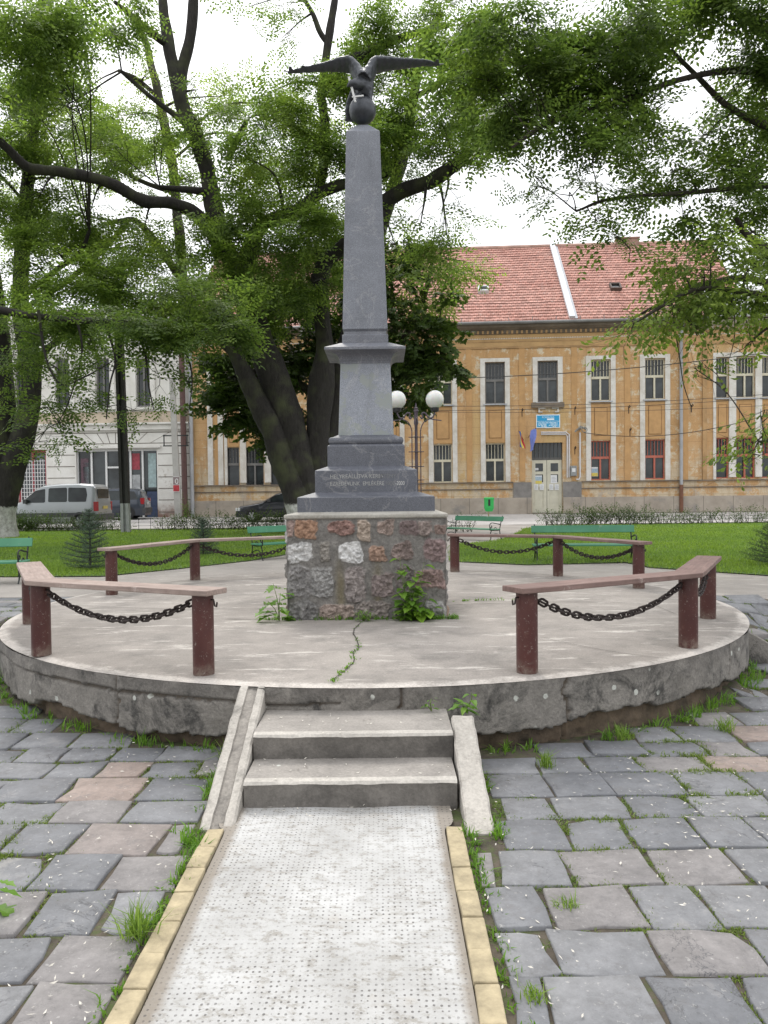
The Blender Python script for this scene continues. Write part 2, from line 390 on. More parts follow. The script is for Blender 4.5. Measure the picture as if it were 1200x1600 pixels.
t.L(t.vec, q2.inputs[0]); t.L(q2.outputs[0], q.inputs[0])
rim = t.ramp(t.math('ADD', t.math('SUBTRACT', q.outputs['Value'], 3.0), t.math('MULTIPLY', t.noise(5, 6, .7), .12)), .69, .735)
b = t.mix(t.math('MULTIPLY', t.math('MULTIPLY', rim, t.ramp(t.noise(3, 6, .8), .38, .55)), .7), b, (.54, .50, .46))
b = t.mix(.25, b, t.ramp(t.noise(80, 3), .3, .7, (.2,)*3, (.8,)*3), 'OVERLAY')
t.bump(t.math('ADD', t.noise(18, 7, .7), t.math('MULTIPLY', fl, .3)), .35, .006); M_ptop = t.done(b, .88)
# top: polar grid
V = []; Q = []; nr, na = 40, 180
for i in range(nr+1):
    r = PR*(i/nr)
    for k in range(na):
        a = 2*math.pi*k/na; x, y = r*math.cos(a), r*math.sin(a)
        z = PZ + (.004*mnoise.noise(Vector((x*.9, y*.9, 3))) if r < PR-.1 else 0) + (-.012 if i == nr else 0)
        V.append((x, y, z))
for i in range(nr):
    for k in range(na): Q.append((i*na+k, (i+1)*na+k, (i+1)*na+(k+1) % na, i*na+(k+1) % na))
npmesh('top_slab', V, Q, M_ptop, pl, True)
# side wall with a cracked skin over crumbling footing
V = []; COL = []; Q = []; na, nz_ = 620, 34
def fn(x, y, z, s): return mnoise.fractal(Vector((x*s, y*s, z*s)), .9, 2.1, 5)
for k in range(na+1):
    a = -math.pi*1.02+math.pi*1.04*k/na; ca, sa = math.cos(a), math.sin(a)
    edge = .135+.09*fn(ca*4, sa*4, 0, .9)+.045*fn(ca*4, sa*4, 5, 3.5)-.05*smooth((-ca-.2)/.5)+(.05 if -.1 < ca < .5 else 0)*0
    crk = .335-.02+.02*fn(ca*4, sa*4, 9, 1.7)
    for j in range(nz_+1):
        z = -.05+(PZ-.012+.05)*j/nz_; x, y = ca*PR, sa*PR
        d = .016*fn(x, y, z, 1.5)+.008*fn(x, y, z, 8); cc = 1.0
        if z < edge: d -= .065+.05*abs(fn(x, y, z, 4)); cc = 0
        elif ca < -.05 and abs(z-crk) < .009: d -= .022; cc = .5
        elif ca < -.05 and z > crk: d += .012
        if abs(a+math.pi*.5-.07*0-.26) < .0 : pass
        for sang in (-2.05, -.72, -1.52, -1.22):
            if abs(a-sang-.012*fn(1, z*3, sang, 2)) < .0030: d -= .03; cc = .4
        V.append(((PR+d)*ca, (PR+d)*sa, z)); COL.append((cc, cc, cc))
for k in range(na):
    for j in range(nz_): Q.append((k*(nz_+1)+j, (k+1)*(nz_+1)+j, (k+1)*(nz_+1)+j+1, k*(nz_+1)+j+1))
t = NT('platform_wall'); at_ = t.attr(); b = t.ramp(t.noise(2.0, 8, .72), .3, .7, (.14, .13, .117), (.27, .25, .225))
b = t.mix(t.ramp(t.noise(2.6, 9, .78, dist=.5), .49, .61), b, (.055, .052, .048))
zz = t.xyz()[2]; b = t.mix(t.math('MULTIPLY', t.ramp(zz, .30, .40), t.ramp(t.noise(6, 6, .7), .4, .6)), b, (.13, .12, .11))
b = t.mix(.4, b, t.ramp(t.noise(50, 4, .7), .3, .7, (.2,)*3, (.8,)*3), 'OVERLAY')
lv = t.math('ADD', t.vor(6.5), t.math('MULTIPLY', t.noise(30, 3), .16)); ls = t.ramp(lv, .19, .22, (1, 1, 1), (0, 0, 0)); b = t.mix(t.math('MULTIPLY', ls, t.ramp(t.noise(1.6, 2), .46, .5)), b, (.46, .47, .43))
b = t.mix(t.math('MULTIPLY', t.ramp(t.noise(30, 6, .8), .62, .68), t.ramp(t.noise(2, 3), .5, .6)), b, (.33, .32, .29))
low = t.ramp(t.noise(5, 7, .7), .3, .7, (.035, .027, .02), (.17, .125, .085)); b = t.mix(t.ramp(at_, .2, .8), low, b)
t.bump(t.math('ADD', t.noise(10, 7, .75), t.math('MULTIPLY', t.noise(60, 3), .3)), .7, .02); M_pwall = t.done(b, .92)
npmesh('side_wall', V, Q, M_pwall, pl, True, COL)
# steps and cheek walls (local to the platform centre)
def lx(x, y): return x-PCX, y-PCY
M_step = concrete('step_tread', (.27, .25, .228), (.13, .12, .11), (.5, .8)); M_rise_shaded = concrete('shaded_step_riser', (.165, .152, .138), (.06, .055, .05), (.46, .70))  # riser concrete is darker than the tread: shade on step fronts put into colour
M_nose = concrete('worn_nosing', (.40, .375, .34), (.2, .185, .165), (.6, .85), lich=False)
def grid_step(x0, x1, y0, y1, z0, z1):
    st = MB(); nose = MB(); ris = MB(); 
    X0, Y0 = lx(x0, y0); X1, Y1 = lx(x1, y1)
    n = 26
    def e(i, s): return .006*mnoise.noise(Vector((i*.7, s*9.1, z1*30)))
    P = []
    for i in range(n+1):
        X = X0+(X1-X0)*i/n
        P.append([(X, Y1, z1-.002), (X, Y0+.05+e(i, 1), z1), (X, Y0+.008+e(i, 2)*.5, z1-.004), (X, Y0-.004+e(i, 3), z1-.018+e(i, 4)), (X, Y0+.004, z1-.05), (X, Y0+.004, z0-.01)])
    def strip(a, b): 
        mb = MB(); k = b-a+1
        mb.add([p for row in P for p in row[a:b+1]], [(i*k+j, (i+1)*k+j, (i+1)*k+j+1, i*k+j+1) for i in range(n) for j in range(b-a)]); return mb
    s_ = strip(0, 1).build('step', M_step, pl, True); strip(1, 3).build('nosing', M_nose, s_, True); strip(3, 5).build('riser', M_rise_shaded, s_, True)
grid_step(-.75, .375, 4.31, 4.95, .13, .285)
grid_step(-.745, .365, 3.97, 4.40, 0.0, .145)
cl = MB(); X0, Y0 = lx(-.925, 3.72); X1, Y1 = lx(-.745, 4.85)
M_cheek = concrete('cheek_concrete', (.38, .355, .32), (.15, .14, .125), (.52, .75), 5)
M_groove = concrete('cheek_groove', (.25, .23, .205), (.12, .11, .10), (.45, .7), 8)
def cheek(xa, xb, y0, z0, y1, z1, ztop, groove):
    nseg = 22; P = []
    for i in range(nseg+1):
        f_ = i/nseg; y = y0+(y1-y0)*f_; z = z0+(z1-z0)*f_; j = lambda s: .006*mnoise.noise(Vector((i*.6, s*5.3, y0)))
        if z > ztop: z = ztop
        xl, xr = xa+j(1), xb+j(2)
        row = [(xl, y, -.05), (xl+.002, y, z-.012+j(3)), (xl+.012, y, z+j(4)*.4)]
        if groove: row += [(xl+.055, y, z), (xl+.062, y, z-.012), (xl+.115, y, z-.012), (xl+.12, y, z)]
        else: row += [(xl+.05, y, z), (xl+.09, y, z-.003)]
        row += [(xr-.012, y, z+j(5)*.4), (xr, y, z-.012+j(6)), (xr, y, -.05)]
        P.append(row)
    k = len(P[0]); mb = MB()
    fs = [(i*k+q_, (i+1)*k+q_, (i+1)*k+q_+1, i*k+q_+1) for i in range(nseg) for q_ in range(k-1)]
    mb.add([lx(p[0], p[1])+(p[2],) for row in P for p in row], fs+[tuple(range(k))])
    o = mb.build('cheek_wall', M_cheek, pl, False)
    if groove:
        o.data.materials.append(M_groove)
        for p in o.data.polygons:
            c_ = p.center; 
            if xa-PCX+.055 < c_.x < xa-PCX+.122 and p.normal.z > .3: p.material_index = 1
    return o
cheek(-.925, -.755, 3.73, .0, 4.84, .43, .43, True)
cheek(.378, .515, 3.66, .0, 4.50, .325, .325, False)
# cracks on the platform top: dark open joints
M_crack = basic('crack_shadow_dirt', (.03, .026, .02), .95, .3, 30, .3)
cracks = [([(566, 972), (553, 985), (557, 1000), (561, 1012), (552, 1020), (553, 1035), (538, 1048), (528, 1056), (519, 1067)], .012),
          ([(0, 999), (60, 996), (130, 990)], .008), ([(130, 947), (200, 950), (300, 952), (450, 951)], .013), ([(345, 967), (400, 968), (440, 967)], .02), ([(700, 945), (760, 944), (870, 941), (960, 942), (1035, 946)], .014),
          ([(845, 996), (880, 1004), (930, 1014), (1000, 1025), (1070, 1033)], .008), ([(405, 913), (425, 915), (445, 919)], .012), ([(1010, 940), (1060, 962)], .008)]
for pts, wd in cracks:
    cb = MB()
    P = [atz(px, py, PZ+.003) for px, py in pts]; P = [Vector(p) for p in spline([tuple(p) for p in P], 5)]
    L_ = []
    for i, p in enumerate(P):
        tdir = (P[min(i+1, len(P)-1)]-P[max(0, i-1)]).normalized(); nn = Vector((-tdir.y, tdir.x, 0))
        ww = wd*(.5+.5*abs(mnoise.noise(p*9)))*(1 if 0 < i < len(P)-1 else .1); wob = nn*(.012*mnoise.noise(p*14))
        L_ += [p+wob+nn*ww/2-Vector((PCX, PCY, 0)), p+wob-nn*ww/2-Vector((PCX, PCY, 0))]
    L_ = [(v[0], v[1], PZ+.0075) for v in L_]
    cb.add(L_, [(2*i, 2*i+1, 2*i+3, 2*i+2) for i in range(len(P)-1)])
    cb.build('crack', M_crack, pl)
# retaining wall on the right
rw = MB(); P = []
for i in range(15):
    x = 3.32+i*.16; zt = max(.03, .35-max(0, x-3.35)*.62+.01*mnoise.noise(Vector((x*3, 0, 0)))); yy = 7.22+.0*x
    P.append([(x, yy-.01, -.1), (x, yy, zt-.015), (x, yy+.015, zt), (x, yy+.13, zt+.003), (x, yy+.14, -.1)])
rw.add([p for r_ in P for p in r_], [(i*5+j, (i+1)*5+j, (i+1)*5+j+1, i*5+j+1) for i in range(14) for j in range(4)]+[(0, 1, 2, 3, 4)])
o = rw.build('retaining_wall', M_pwall, None, True)
ca = o.data.color_attributes.new('Col', 'FLOAT_COLOR', 'POINT'); ca.data.foreach_set('color', [1.0]*(4*len(o.data.vertices)))
tag(o, 'low grey concrete retaining wall sloping down beside the round platform', 'retaining wall')
# ============================================================ monument
MX, MY = -.172, 8.08
mon = empty('obelisk_monument', (MX, MY, PZ), label='tall grey granite obelisk with a bronze eagle on a rough stone pedestal', cat='monument')
def granite(name, c, patch=None, sp=.5, rough=.45):
    t = NT(name); b = t.ramp(t.noise(2.5, 6, .6), .3, .7, tuple(x*.82 for x in c), tuple(x*1.16 for x in c))
    sp1 = t.vor(260, out='Color'); bw = t.n.new('ShaderNodeRGBToBW'); t.L(sp1, bw.inputs[0])
    b = t.mix(t.math('MULTIPLY', t.ramp(bw.outputs[0], .62, .72), sp), b, tuple(min(.6, x*2.0+.08) for x in c))
    b = t.mix(t.math('MULTIPLY', t.ramp(bw.outputs[0], .2, .34, (1, 1, 1), (0, 0, 0)), sp), b, tuple(x*.35 for x in c))
    if patch: b = t.mix(t.ramp(t.noise(5.5, 6, .7), *patch), b, (.25, .27, .26))
    rn = t.ramp(t.math('ABSOLUTE', t.math('SUBTRACT', t.noise(1.6, 6, .6, dist=1), .5)), .0, .012, (1, 1, 1), (0, 0, 0)); b = t.mix(t.math('MULTIPLY', rn, .22), b, (.45, .44, .43))
    streak = t.ramp(t.noise(6, 5, .7, vec=t.scaled((1, 1, .12))), .55, .75); b = t.mix(t.math('MULTIPLY', streak, .35), b, tuple(x*.45 for x in c))
    t.bump(t.noise(120, 3, .6), .12, .002); return t.done(b, t.ramp(t.noise(4, 5), .3, .7, (rough-.1,)*3, (rough+.2,)*3))
G_dark = granite('dark_granite', (.085, .09, .108), sp=.28, rough=.42); G_mid = granite('grey_granite', (.155, .165, .19), sp=.3, rough=.5)
G_die = granite('worn_granite', (.215, .23, .262), patch=(.52, .58), sp=.35, rough=.6); G_cap = granite('cap_granite', (.12, .125, .145), sp=.3)
t = NT('rubble_masonry'); b = t.attr(); b = t.mix(.55, b, t.ramp(t.noise(9, 8, .75), .28, .72, (.15,)*3, (.85,)*3), 'OVERLAY')
b = t.mix(.45, b, t.ramp(t.noise(55, 5, .75), .3, .7, (.15,)*3, (.85,)*3), 'OVERLAY'); t.bump(t.math('ADD', t.noise(22, 8, .75), t.math('MULTIPLY', t.noise(90, 4, .7), .35)), .8, .018); M_rub = t.done(b, .93)
ZS = lambda x, y: ((x-515)/548.0*1.0, 1.40-(y-972)/541.0)
front = [(145, 980, 258, 1068, (.46, .23, .11)), (100, 985, 143, 1065, (.33, .21, .17)), (318, 985, 445, 1050, (.34, .17, .13)), (468, 978, 548, 1088, (.43, .32, .23)), (580, 985, 660, 1062, (.34, .24, .19)),
 (690, 990, 780, 1065, (.22, .15, .14)), (785, 985, 870, 1060, (.27, .2, .17)), (875, 1010, 928, 1062, (.30, .19, .15)), (100, 1100, 232, 1200, (.66, .65, .63)), (372, 1098, 490, 1200, (.74, .73, .71)), (272, 1095, 322, 1190, (.27, .24, .2)),
 (530, 1110, 622, 1200, (.38, .215, .13)), (650, 1100, 760, 1185, (.24, .165, .14)), (815, 1085, 932, 1200, (.26, .165, .155)), (105, 1212, 225, 1385, (.25, .235, .225)), (225, 1225, 342, 1375, (.30, .29, .275)), (402, 1230, 506, 1392, (.29, .24, .22)),
 (540, 1265, 655, 1380, (.25, .185, .17)), (765, 1240, 932, 1345, (.28, .17, .145)), (270, 1410, 442, 1500, (.36, .26, .205)), (105, 1400, 262, 1500, (.20, .19, .18)), (455, 1410, 640, 1500, (.27, .22, .19)), (660, 1395, 800, 1500, (.22, .2, .18)), (815, 1400, 928, 1500, (.34, .33, .31)), (668, 1215, 755, 1370, (.21, .17, .155))]
fs_ = [(*ZS(a, d), *ZS(c, b), col) for a, b, c, d, col in front]
fs_ = [(x0, z0, x1, z1, col) for x0, z0, x1, z1, col in fs_]
def rand_face(seed):
    r = random.Random(seed); out = []; z = .44
    while z < 1.36:
        h = r.uniform(.12, .22); x = -.75+r.uniform(0, .05)
        while x < .70:
            wd = r.uniform(.13, .3); out.append((x, z, min(.76, x+wd), z+h-.02, r.choice([(.26, .24, .22), (.28, .18, .15), (.38, .24, .14), (.3, .25, .2), (.5, .48, .45), (.22, .2, .18)]))); x += wd+r.uniform(.02, .06)
        z += h+.02
    return out
HW = .7575
def mason(ax):
    st = fs_ if ax == 0 else rand_face(ax); nx, nz2 = (230, 150) if ax == 0 else (80, 50)
    X, Z = np.meshgrid(np.linspace(-HW, HW, nx), np.linspace(.42, 1.40, nz2)); X = X.ravel(); Z = Z.ravel()
    wn = np.array([[mnoise.fractal(Vector((a*6, b*6, 3+ax)), .9, 2, 5), mnoise.fractal(Vector((a*6, b*6, 13+ax)), .9, 2, 5), mnoise.fractal(Vector((a*22, b*22, 23+ax)), .7, 2, 4)] for a, b in zip(X, Z)])
    D = np.full(len(X), 0.0)+wn[:, 0]*.006; Cc = np.tile(np.array([.165, .152, .135]), (len(X), 1))*(1+.25*wn[:, 2:3])  # mortar colour darkened to carry the shade of joints between the stones
    if ax == 0:
        for mx_ in (380, 570):
            xc, _ = ZS(mx_, 0); g = np.exp(-((X-xc+wn[:, 0]*.02)/.045)**2)*np.clip((1.1-Z)/.3, 0, 1)*np.clip((Z-.5)/.1, 0, 1); Cc = Cc*(1-g[:, None]*.75)+np.array([.15, .115, .04])*g[:, None]*.75
    for x0, z0, x1, z1, c in st:
        hx, hz = (x1-x0)/2, (z1-z0)/2; u = (X-(x0+x1)/2+wn[:, 0]*.035)/hx; v = (Z-(z0+z1)/2+wn[:, 1]*.03)/hz
        pw = 3+4*((x0*7.7+z0*3.1) % 1); s = (abs(u)**pw+abs(v)**pw)**(1/pw)+.22*wn[:, 0]+.10*wn[:, 2]; k = np.clip((1.10-s)/.14, 0, 1); k = k*k*(3-2*k)
        D = np.maximum(D, k*(.014+.020*wn[:, 2]+.018*wn[:, 1])); cc = np.array(c)*(.86+.30*wn[:, 2:3]+.22*wn[:, 0:1])
        Cc = Cc*(1-k[:, None])+cc*k[:, None]
    fade = np.clip((HW-abs(X))/.03, 0, 1); D = D*fade-.008*(1-fade)
    lum = Cc.mean(1, keepdims=True); Cc = lum*.34+Cc*.66; big = Cc.max(1, keepdims=True); Cc = np.where(big > .3, Cc*(.3+(big-.3)*.72)/big, Cc)
    Cc = np.clip(Cc, .02, .85); n_ = -(HW+D)
    if ax == 0: P = np.stack([X, n_, Z-PZ], 1)
    elif ax == 1: P = np.stack([-n_, X, Z-PZ], 1)
    elif ax == 2: P = np.stack([-X, -n_, Z-PZ], 1)
    else: P = np.stack([n_, -X, Z-PZ], 1)
    Q = [(j*nx+i, j*nx+i+1, (j+1)*nx+i+1, (j+1)*nx+i) for j in range(nz2-1) for i in range(nx-1)]
    return P, np.array(Q), Cc
V = []; Q = []; CO = []; n0 = 0
for ax in range(4):
    p, q_, c = mason(ax); V.append(p); Q.append(q_+n0); CO.append(c); n0 += len(p)
npmesh('rubble_pedestal', np.concatenate(V), np.concatenate(Q), M_rub, mon, True, np.concatenate(CO))
def blk(name, rings, m, bev=.006, parent=mon):
    mb = MB().frust([(0, 0, h, h, z-PZ) for h, z in rings]); return mb.build(name, m, parent, bevel=bev)
o = blk('pedestal_cap', [(.755, 1.392), (.778, 1.402), (.778, 1.436), (.66, 1.458)], concrete('cap_concrete', (.34, .325, .29), (.17, .155, .13), (.5, .75)), .01)
b1 = blk('plinth_block', [(.662, 1.445), (.662, 1.600), (.50, 1.648)], G_dark, .008)
b2 = blk('plinth_block', [(.502, 1.640), (.502, 1.862), (.385, 1.905)], G_dark, .007)
b3 = blk('plinth_block', [(.385, 1.895), (.385, 2.108), (.36, 2.128)], G_dark, .006)
rings = [(.35, 2.124)]+[(.352+.022*math.cos(a), 2.160+.034*math.sin(a)) for a in np.linspace(-1.4, 1.4, 9)]+[(.33, 2.200), (.285, 2.222)]
blk('torus_base', rings, G_dark, 0)
blk('inscription_die', [(.280, 2.215), (.279, 2.235), (.251, 2.952)], G_die, .006)
cav = [(.256, 2.945), (.256, 2.965), (.262, 2.98)]+[(.262+.118*(1-math.cos(a)), 2.98+.078*math.sin(a)) for a in np.linspace(0.15, 1.5, 8)]+[(.403, 3.062), (.403, 3.086), (.25, 3.152)]
blk('cornice', cav, G_cap, 0)
blk('shaft_base', [(.233, 3.14), (.233, 3.236), (.215, 3.245), (.212, 3.275), (.228, 3.30)], G_cap, .004)
blk('shaft', [(.228, 3.296), (.170, 5.300), (.168, 5.306), (.055, 5.42)], G_mid, .005)
bc = at(566.5, 173, MY); BR = 20.8/F*MY
M_bronze = basic('dark_bronze', (.055, .06, .07), .42, .35, 14, .5, .35, 60)
mb = MB(); sp = [(BR*math.cos(a), BR*math.sin(a)) for a in np.linspace(-math.pi/2+.02, math.pi/2-.02, 22)]
mb.lathe(sp, 32, (bc.x-MX, bc.y-MY, bc.z-PZ)).build('bronze_ball', M_bronze, mon, True)
# eagle: wings, body, neck, head, beak, tail and legs fused into one skin
def E_(px, py, dy=0): p = at(px, py, MY+dy); return Vector((p.x-MX, p.y-MY, p.z-PZ))
ea = MB(); K = MY/F
def etube(pts, n=14, ell=None, sub=5):
    rows = spline([(*E_(a, b, dy), r*K) for a, b, dy, r in pts], sub); ea.tube([r[:3] for r in rows], [max(.004, r[3]) for r in rows], n, True, ell)
etube([(566, 132, .02, 12), (560, 118, .03, 9), (550, 103, .04, 7.5), (538, 101, .06, 6.5), (518, 103.5, .1, 4.6), (495, 106.5, .14, 3.2), (470, 110, .18, 2.2), (449, 114, .22, .8)], ell=(2.5, 1))
etube([(570, 132, .02, 12), (577, 117, .03, 9), (585, 103, .04, 7.5), (600, 100.5, .06, 6.4), (625, 99.5, .1, 4.8), (650, 98.5, .14, 3.6), (670, 99, .18, 2.5), (688, 102, .22, .8)], ell=(2.5, 1))
# trailing feathers behind each wing
for sgn, xs_ in ((-1, (455, 475, 495, 515, 532, 545)), (1, (682, 662, 642, 620, 603, 588))):
    for i, x_ in enumerate(xs_):
        y_ = 112-i*1.6 if sgn < 0 else 101-i*.2
        a = E_(x_, y_-(.0 if sgn < 0 else 0), .12+.10*(1-i/6)); b_ = a+Vector((sgn*(.09-.012*i), .16+.01*i, .095))
        ea.tube([a-Vector((0, .1, 0)), a, (a+b_)/2, b_], [.010, .020, .016, .006], 8, True, (1.8, .5))
etube([(566, 112, .05, 9), (567, 124, .02, 15), (569, 138, .0, 15.5), (572, 150, .02, 12), (574, 157, .03, 7)], 16)
etube([(566, 128, -.04, 11), (561, 131, -.10, 9), (555, 131, -.15, 7.6), (549, 131, -.18, 5.2), (544.5, 133, -.19, 2.6), (543, 136, -.19, 1)], 12)
etube([(559, 148, -.04, 5.5), (558, 154, -.05, 3.5), (556, 160, -.06, 3.2), (553, 163, -.10, 2)], 8)
etube([(577, 148, -.03, 5.5), (579, 155, -.04, 3.5), (580, 160, -.05, 3.0), (579, 164, -.09, 2)], 8)
etube([(562, 140, .10, 9), (554, 155, .16, 8), (548, 172, .19, 6.8), (545, 188, .20, 4.5)], 12, (1.6, .7))
for k in range(-2, 3): ea.tube([E_(556, 150, .14)+Vector((k*.012, 0, 0)), E_(546, 190, .2)+Vector((k*.02, 0, 0))], [.02, .013], 8)
eg = ea.build('bronze_eagle', M_bronze, mon)
rm = eg.modifiers.new('fuse', 'REMESH'); rm.mode = 'VOXEL'; rm.voxel_size = .009; rm.use_smooth_shade = True
dg = bpy.context.evaluated_depsgraph_get(); me2 = bpy.data.meshes.new_from_object(eg.evaluated_get(dg)); eg.modifiers.clear(); eg.data = me2
for v in me2.vertices:
    c_ = v.co; k_ = mnoise.noise(Vector((c_.x*30, c_.y*12, c_.z*30))); v.co += v.normal*(.005*k_+.0015*math.sin(c_.x*110+c_.y*20))
if not me2.materials: me2.materials.append(M_bronze)
me2.polygons.foreach_set('use_smooth', [True]*len(me2.polygons))
sw = MB(); a, b_ = E_(545, 120, -.16), E_(554, 154, -.20)
sw.beam(a, b_, .022, .006, (0, 1, 0)); sw.beam(E_(550, 151.5, -.20), E_(568, 149.5, -.18), .012, .014); sw.beam(b_, b_+(b_-a).normalized()*.04, .014, .014)
sw.build('sword', basic('pale_metal', (.55, .55, .54), .5, .2), eg)
# engraved inscription
M_letter = basic('engraved_letters', (.33, .33, .32), .8, .3, 30); M_letter_w = basic('whitened_figures', (.5, .5, .49), .8, .05); M_letter_f = basic('faint_letters', (.17, .175, .18), .8, .3, 30)
def text(name, s, size, loc, m, parent, rot=(R(90), 0, 0), ext=.0008, align='LEFT', sx=1):
    cu = bpy.data.curves.new(name, 'FONT'); cu.body = s; cu.size = size; cu.extrude = ext; cu.align_x = align; cu.resolution_u = 3
    tmp = bpy.data.objects.new(name, cu); C.objects.link(tmp)
    d_ = bpy.context.evaluated_depsgraph_get(); me = bpy.data.meshes.new_from_object(tmp.evaluated_get(d_)); bpy.data.objects.remove(tmp)
    me.materials.clear(); me.materials.append(m); o = bpy.data.objects.new(name, me); C.objects.link(o); o.location = loc; o.rotation_euler = rot; o.scale = (sx, 1, 1)
    if parent: o.parent = parent
    return o
yy = -.502-.0012
text('inscription', 'HELYREÁLLÍTVA·KERES', .056, (-.355, yy, 1.783-PZ), M_letter, mon, sx=.92)
text('inscription', 'ZTÉNY', .056, (.135, yy, 1.783-PZ), M_letter_f, mon, sx=.92)
text('inscription', 'EZREDÉVÜNK  EMLÉKÉRE', .056, (-.355, yy, 1.712-PZ), M_letter, mon, sx=.84)
text('inscription', '1000', .056, (.185, yy, 1.712-PZ), M_letter_f, mon, sx=.84)
text('inscription', '-2000', .056, (.285, yy, 1.712-PZ), M_letter_w, mon, sx=.72)

# ============================================================ railings
t = NT('oxide_red_paint'); b = t.ramp(t.noise(3, 7, .7), .3, .7, (.055, .017, .015), (.088, .026, .022)); b = t.mix(t.ramp(t.noise(12, 7, .8), .58, .68), b, (.12, .06, .045)); b = t.mix(t.math('MULTIPLY', t.mapr(t.xyz()[2], .10, .0), t.ramp(t.noise(14, 6, .8), .4, .6)), b, (.20, .16, .13)); b = t.mix(t.math('MULTIPLY', t.ramp(t.noise(45, 4, .75), .62, .65), .7), b, (.30, .26, .23)); t.bump(t.noise(30, 4), .15, .003); M_post = t.done(b, .42)
t = NT('weathered_plank'); v_ = t.scaled((1, 1, 1)); b = t.ramp(t.noise(4, 8, .75), .25, .75, (.19, .135, .115), (.36, .285, .25)); gr = t.noise(40, 6, .7, vec=t.scaled((.07, 1, 1)))
b = t.mix(.5, b, t.ramp(gr, .3, .7, (.2,)*3, (.8,)*3), 'OVERLAY'); b = t.mix(t.ramp(t.noise(6, 6, .8), .60, .72), b, (.42, .35, .31)); zz = t.n.new('ShaderNodeNewGeometry'); sz_ = t.n.new('ShaderNodeSeparateXYZ'); t.L(zz.outputs['Normal'], sz_.inputs[0])
t.bump(gr, .35, .004); M_plank = t.done(b, .8)
t = NT('reddish_plank'); gr = t.noise(40, 6, .7, vec=t.scaled((.07, 1, 1))); b = t.ramp(t.noise(4, 8, .75), .25, .75, (.12, .07, .06), (.23, .155, .135)); b = t.mix(.5, b, t.ramp(gr, .3, .7, (.2,)*3, (.8,)*3), 'OVERLAY'); b = t.mix(t.ramp(t.noise(6, 6, .8), .62, .72), b, (.36, .30, .27)); t.bump(gr, .35, .004); M_plank2 = t.done(b, .75)
M_chain = basic('rusty_chain', (.032, .022, .020), .6, .5, 30, .5, .2)
def railing(ps, label, mp):
    ps = [Vector((p[0], p[1], 0)) for p in ps]; c = ps[1]
    e = empty('bench_railing', (c.x, c.y, PZ), label=label, cat='bench railing', group='plank and chain railings round the platform')
    H0, H1, hw = .538, .575, .108
    loc = [p-c for p in ps]
    for p in loc:
        ln = random.gauss(0, .004)
        mb = MB().lathe([(.070, 0), (.071, .005), (.071, H0-.002)], 28, (p.x, p.y, 0)); mb.build('post', M_post, e, 'auto')
    d1 = (loc[1]-loc[0]).normalized(); d2 = (loc[2]-loc[1]).normalized(); n1 = Vector((-d1.y, d1.x, 0)); n2 = Vector((-d2.y, d2.x, 0))
    bis = (n1+n2).normalized(); k = hw/bis.dot(n1)
    for i, (pa, pb, dd, nn, ea_, eb_) in enumerate(((loc[0], loc[1], d1, n1, 1, 0), (loc[1], loc[2], d2, n2, 0, 1))):
        A = pa-dd*.12*ea_; B = pb+dd*.12*eb_
        a1, a2 = (A+nn*hw, A-nn*hw) if ea_ else (A+bis*k+dd*.002, A-bis*k+dd*.002)
        b1_, b2_ = (B+nn*hw, B-nn*hw) if eb_ else (B+bis*k-dd*.002, B-bis*k-dd*.002)
        L0 = (B-A).length; zt = [H1+random.gauss(0, .004) for _ in range(4)]
        nseg = 14; P = []
        for s in range(nseg+1):
            f_ = s/nseg; l_, r_ = a1.lerp(b1_, f_), a2.lerp(b2_, f_)
            w1 = .004*mnoise.noise(Vector((f_*6+i*9, c.x*5, 0))); w2 = .004*mnoise.noise(Vector((f_*6+i*9, c.x*5, 7)))
            l_ = l_+nn*w1; r_ = r_+nn*w2; dz = .004*mnoise.noise(Vector((f_*2, i, c.y)))
            P += [(l_.x, l_.y, H0+dz), (l_.x, l_.y, H1+dz), (r_.x, r_.y, H1+dz), (r_.x, r_.y, H0+dz)]
        # build in the plank's own frame so that the grain runs along it
        ang = math.atan2(dd.y, dd.x); Mi = Matrix.Rotation(-ang, 4, 'Z'); P = [tuple(Mi @ (Vector(p)-Vector((A.x, A.y, 0)))) for p in P]
        mb = MB().add(P, [(s*4+j, s*4+(j+1) % 4, s*4+4+(j+1) % 4, s*4+4+j) for s in range(nseg) for j in range(4)]+[(0, 1, 2, 3), tuple(nseg*4+j for j in (3, 2, 1, 0))])
        o = mb.build('plank', mp, e, bevel=.005); o.location = (A.x, A.y, 0); o.rotation_euler = (0, 0, ang)
        # chain
        ins = .075; z0 = H0-.055; p0 = pa+dd*ins+Vector((0, 0, z0)); p1 = pb-dd*ins+Vector((0, 0, z0)); sag = random.uniform(.16, .185)
        cp = [p0.lerp(p1, f_)-Vector((0, 0, sag*4*f_*(1-f_))) for f_ in np.linspace(0, 1, 200)]
        acc = [0]; 
        for q_ in range(1, 200): acc.append(acc[-1]+(cp[q_]-cp[q_-1]).length)
        pitch = .052; nl = int(acc[-1]/pitch); ch = MB()
        for l_ in range(nl):
            s_ = (l_+.5)*acc[-1]/nl; q_ = np.searchsorted(acc, s_); tt = (cp[min(199, q_+2)]-cp[max(0, q_-2)]).normalized(); side = tt.cross(Vector((0, 0, 1))).normalized(); upp = side.cross(tt)
            tw = (0 if l_ % 2 else math.pi/2)+random.gauss(.3, .12); a_ = side*math.cos(tw)+upp*math.sin(tw); b_ = tt.cross(a_)
            M_ = Matrix((tt, a_, b_)).transposed().to_4x4(); M_.translation = cp[min(199, q_)]
            ch.torus(M_, .0215, .0088, .0165, 12, 6)
        ch.build('chain', M_chain, e, True)
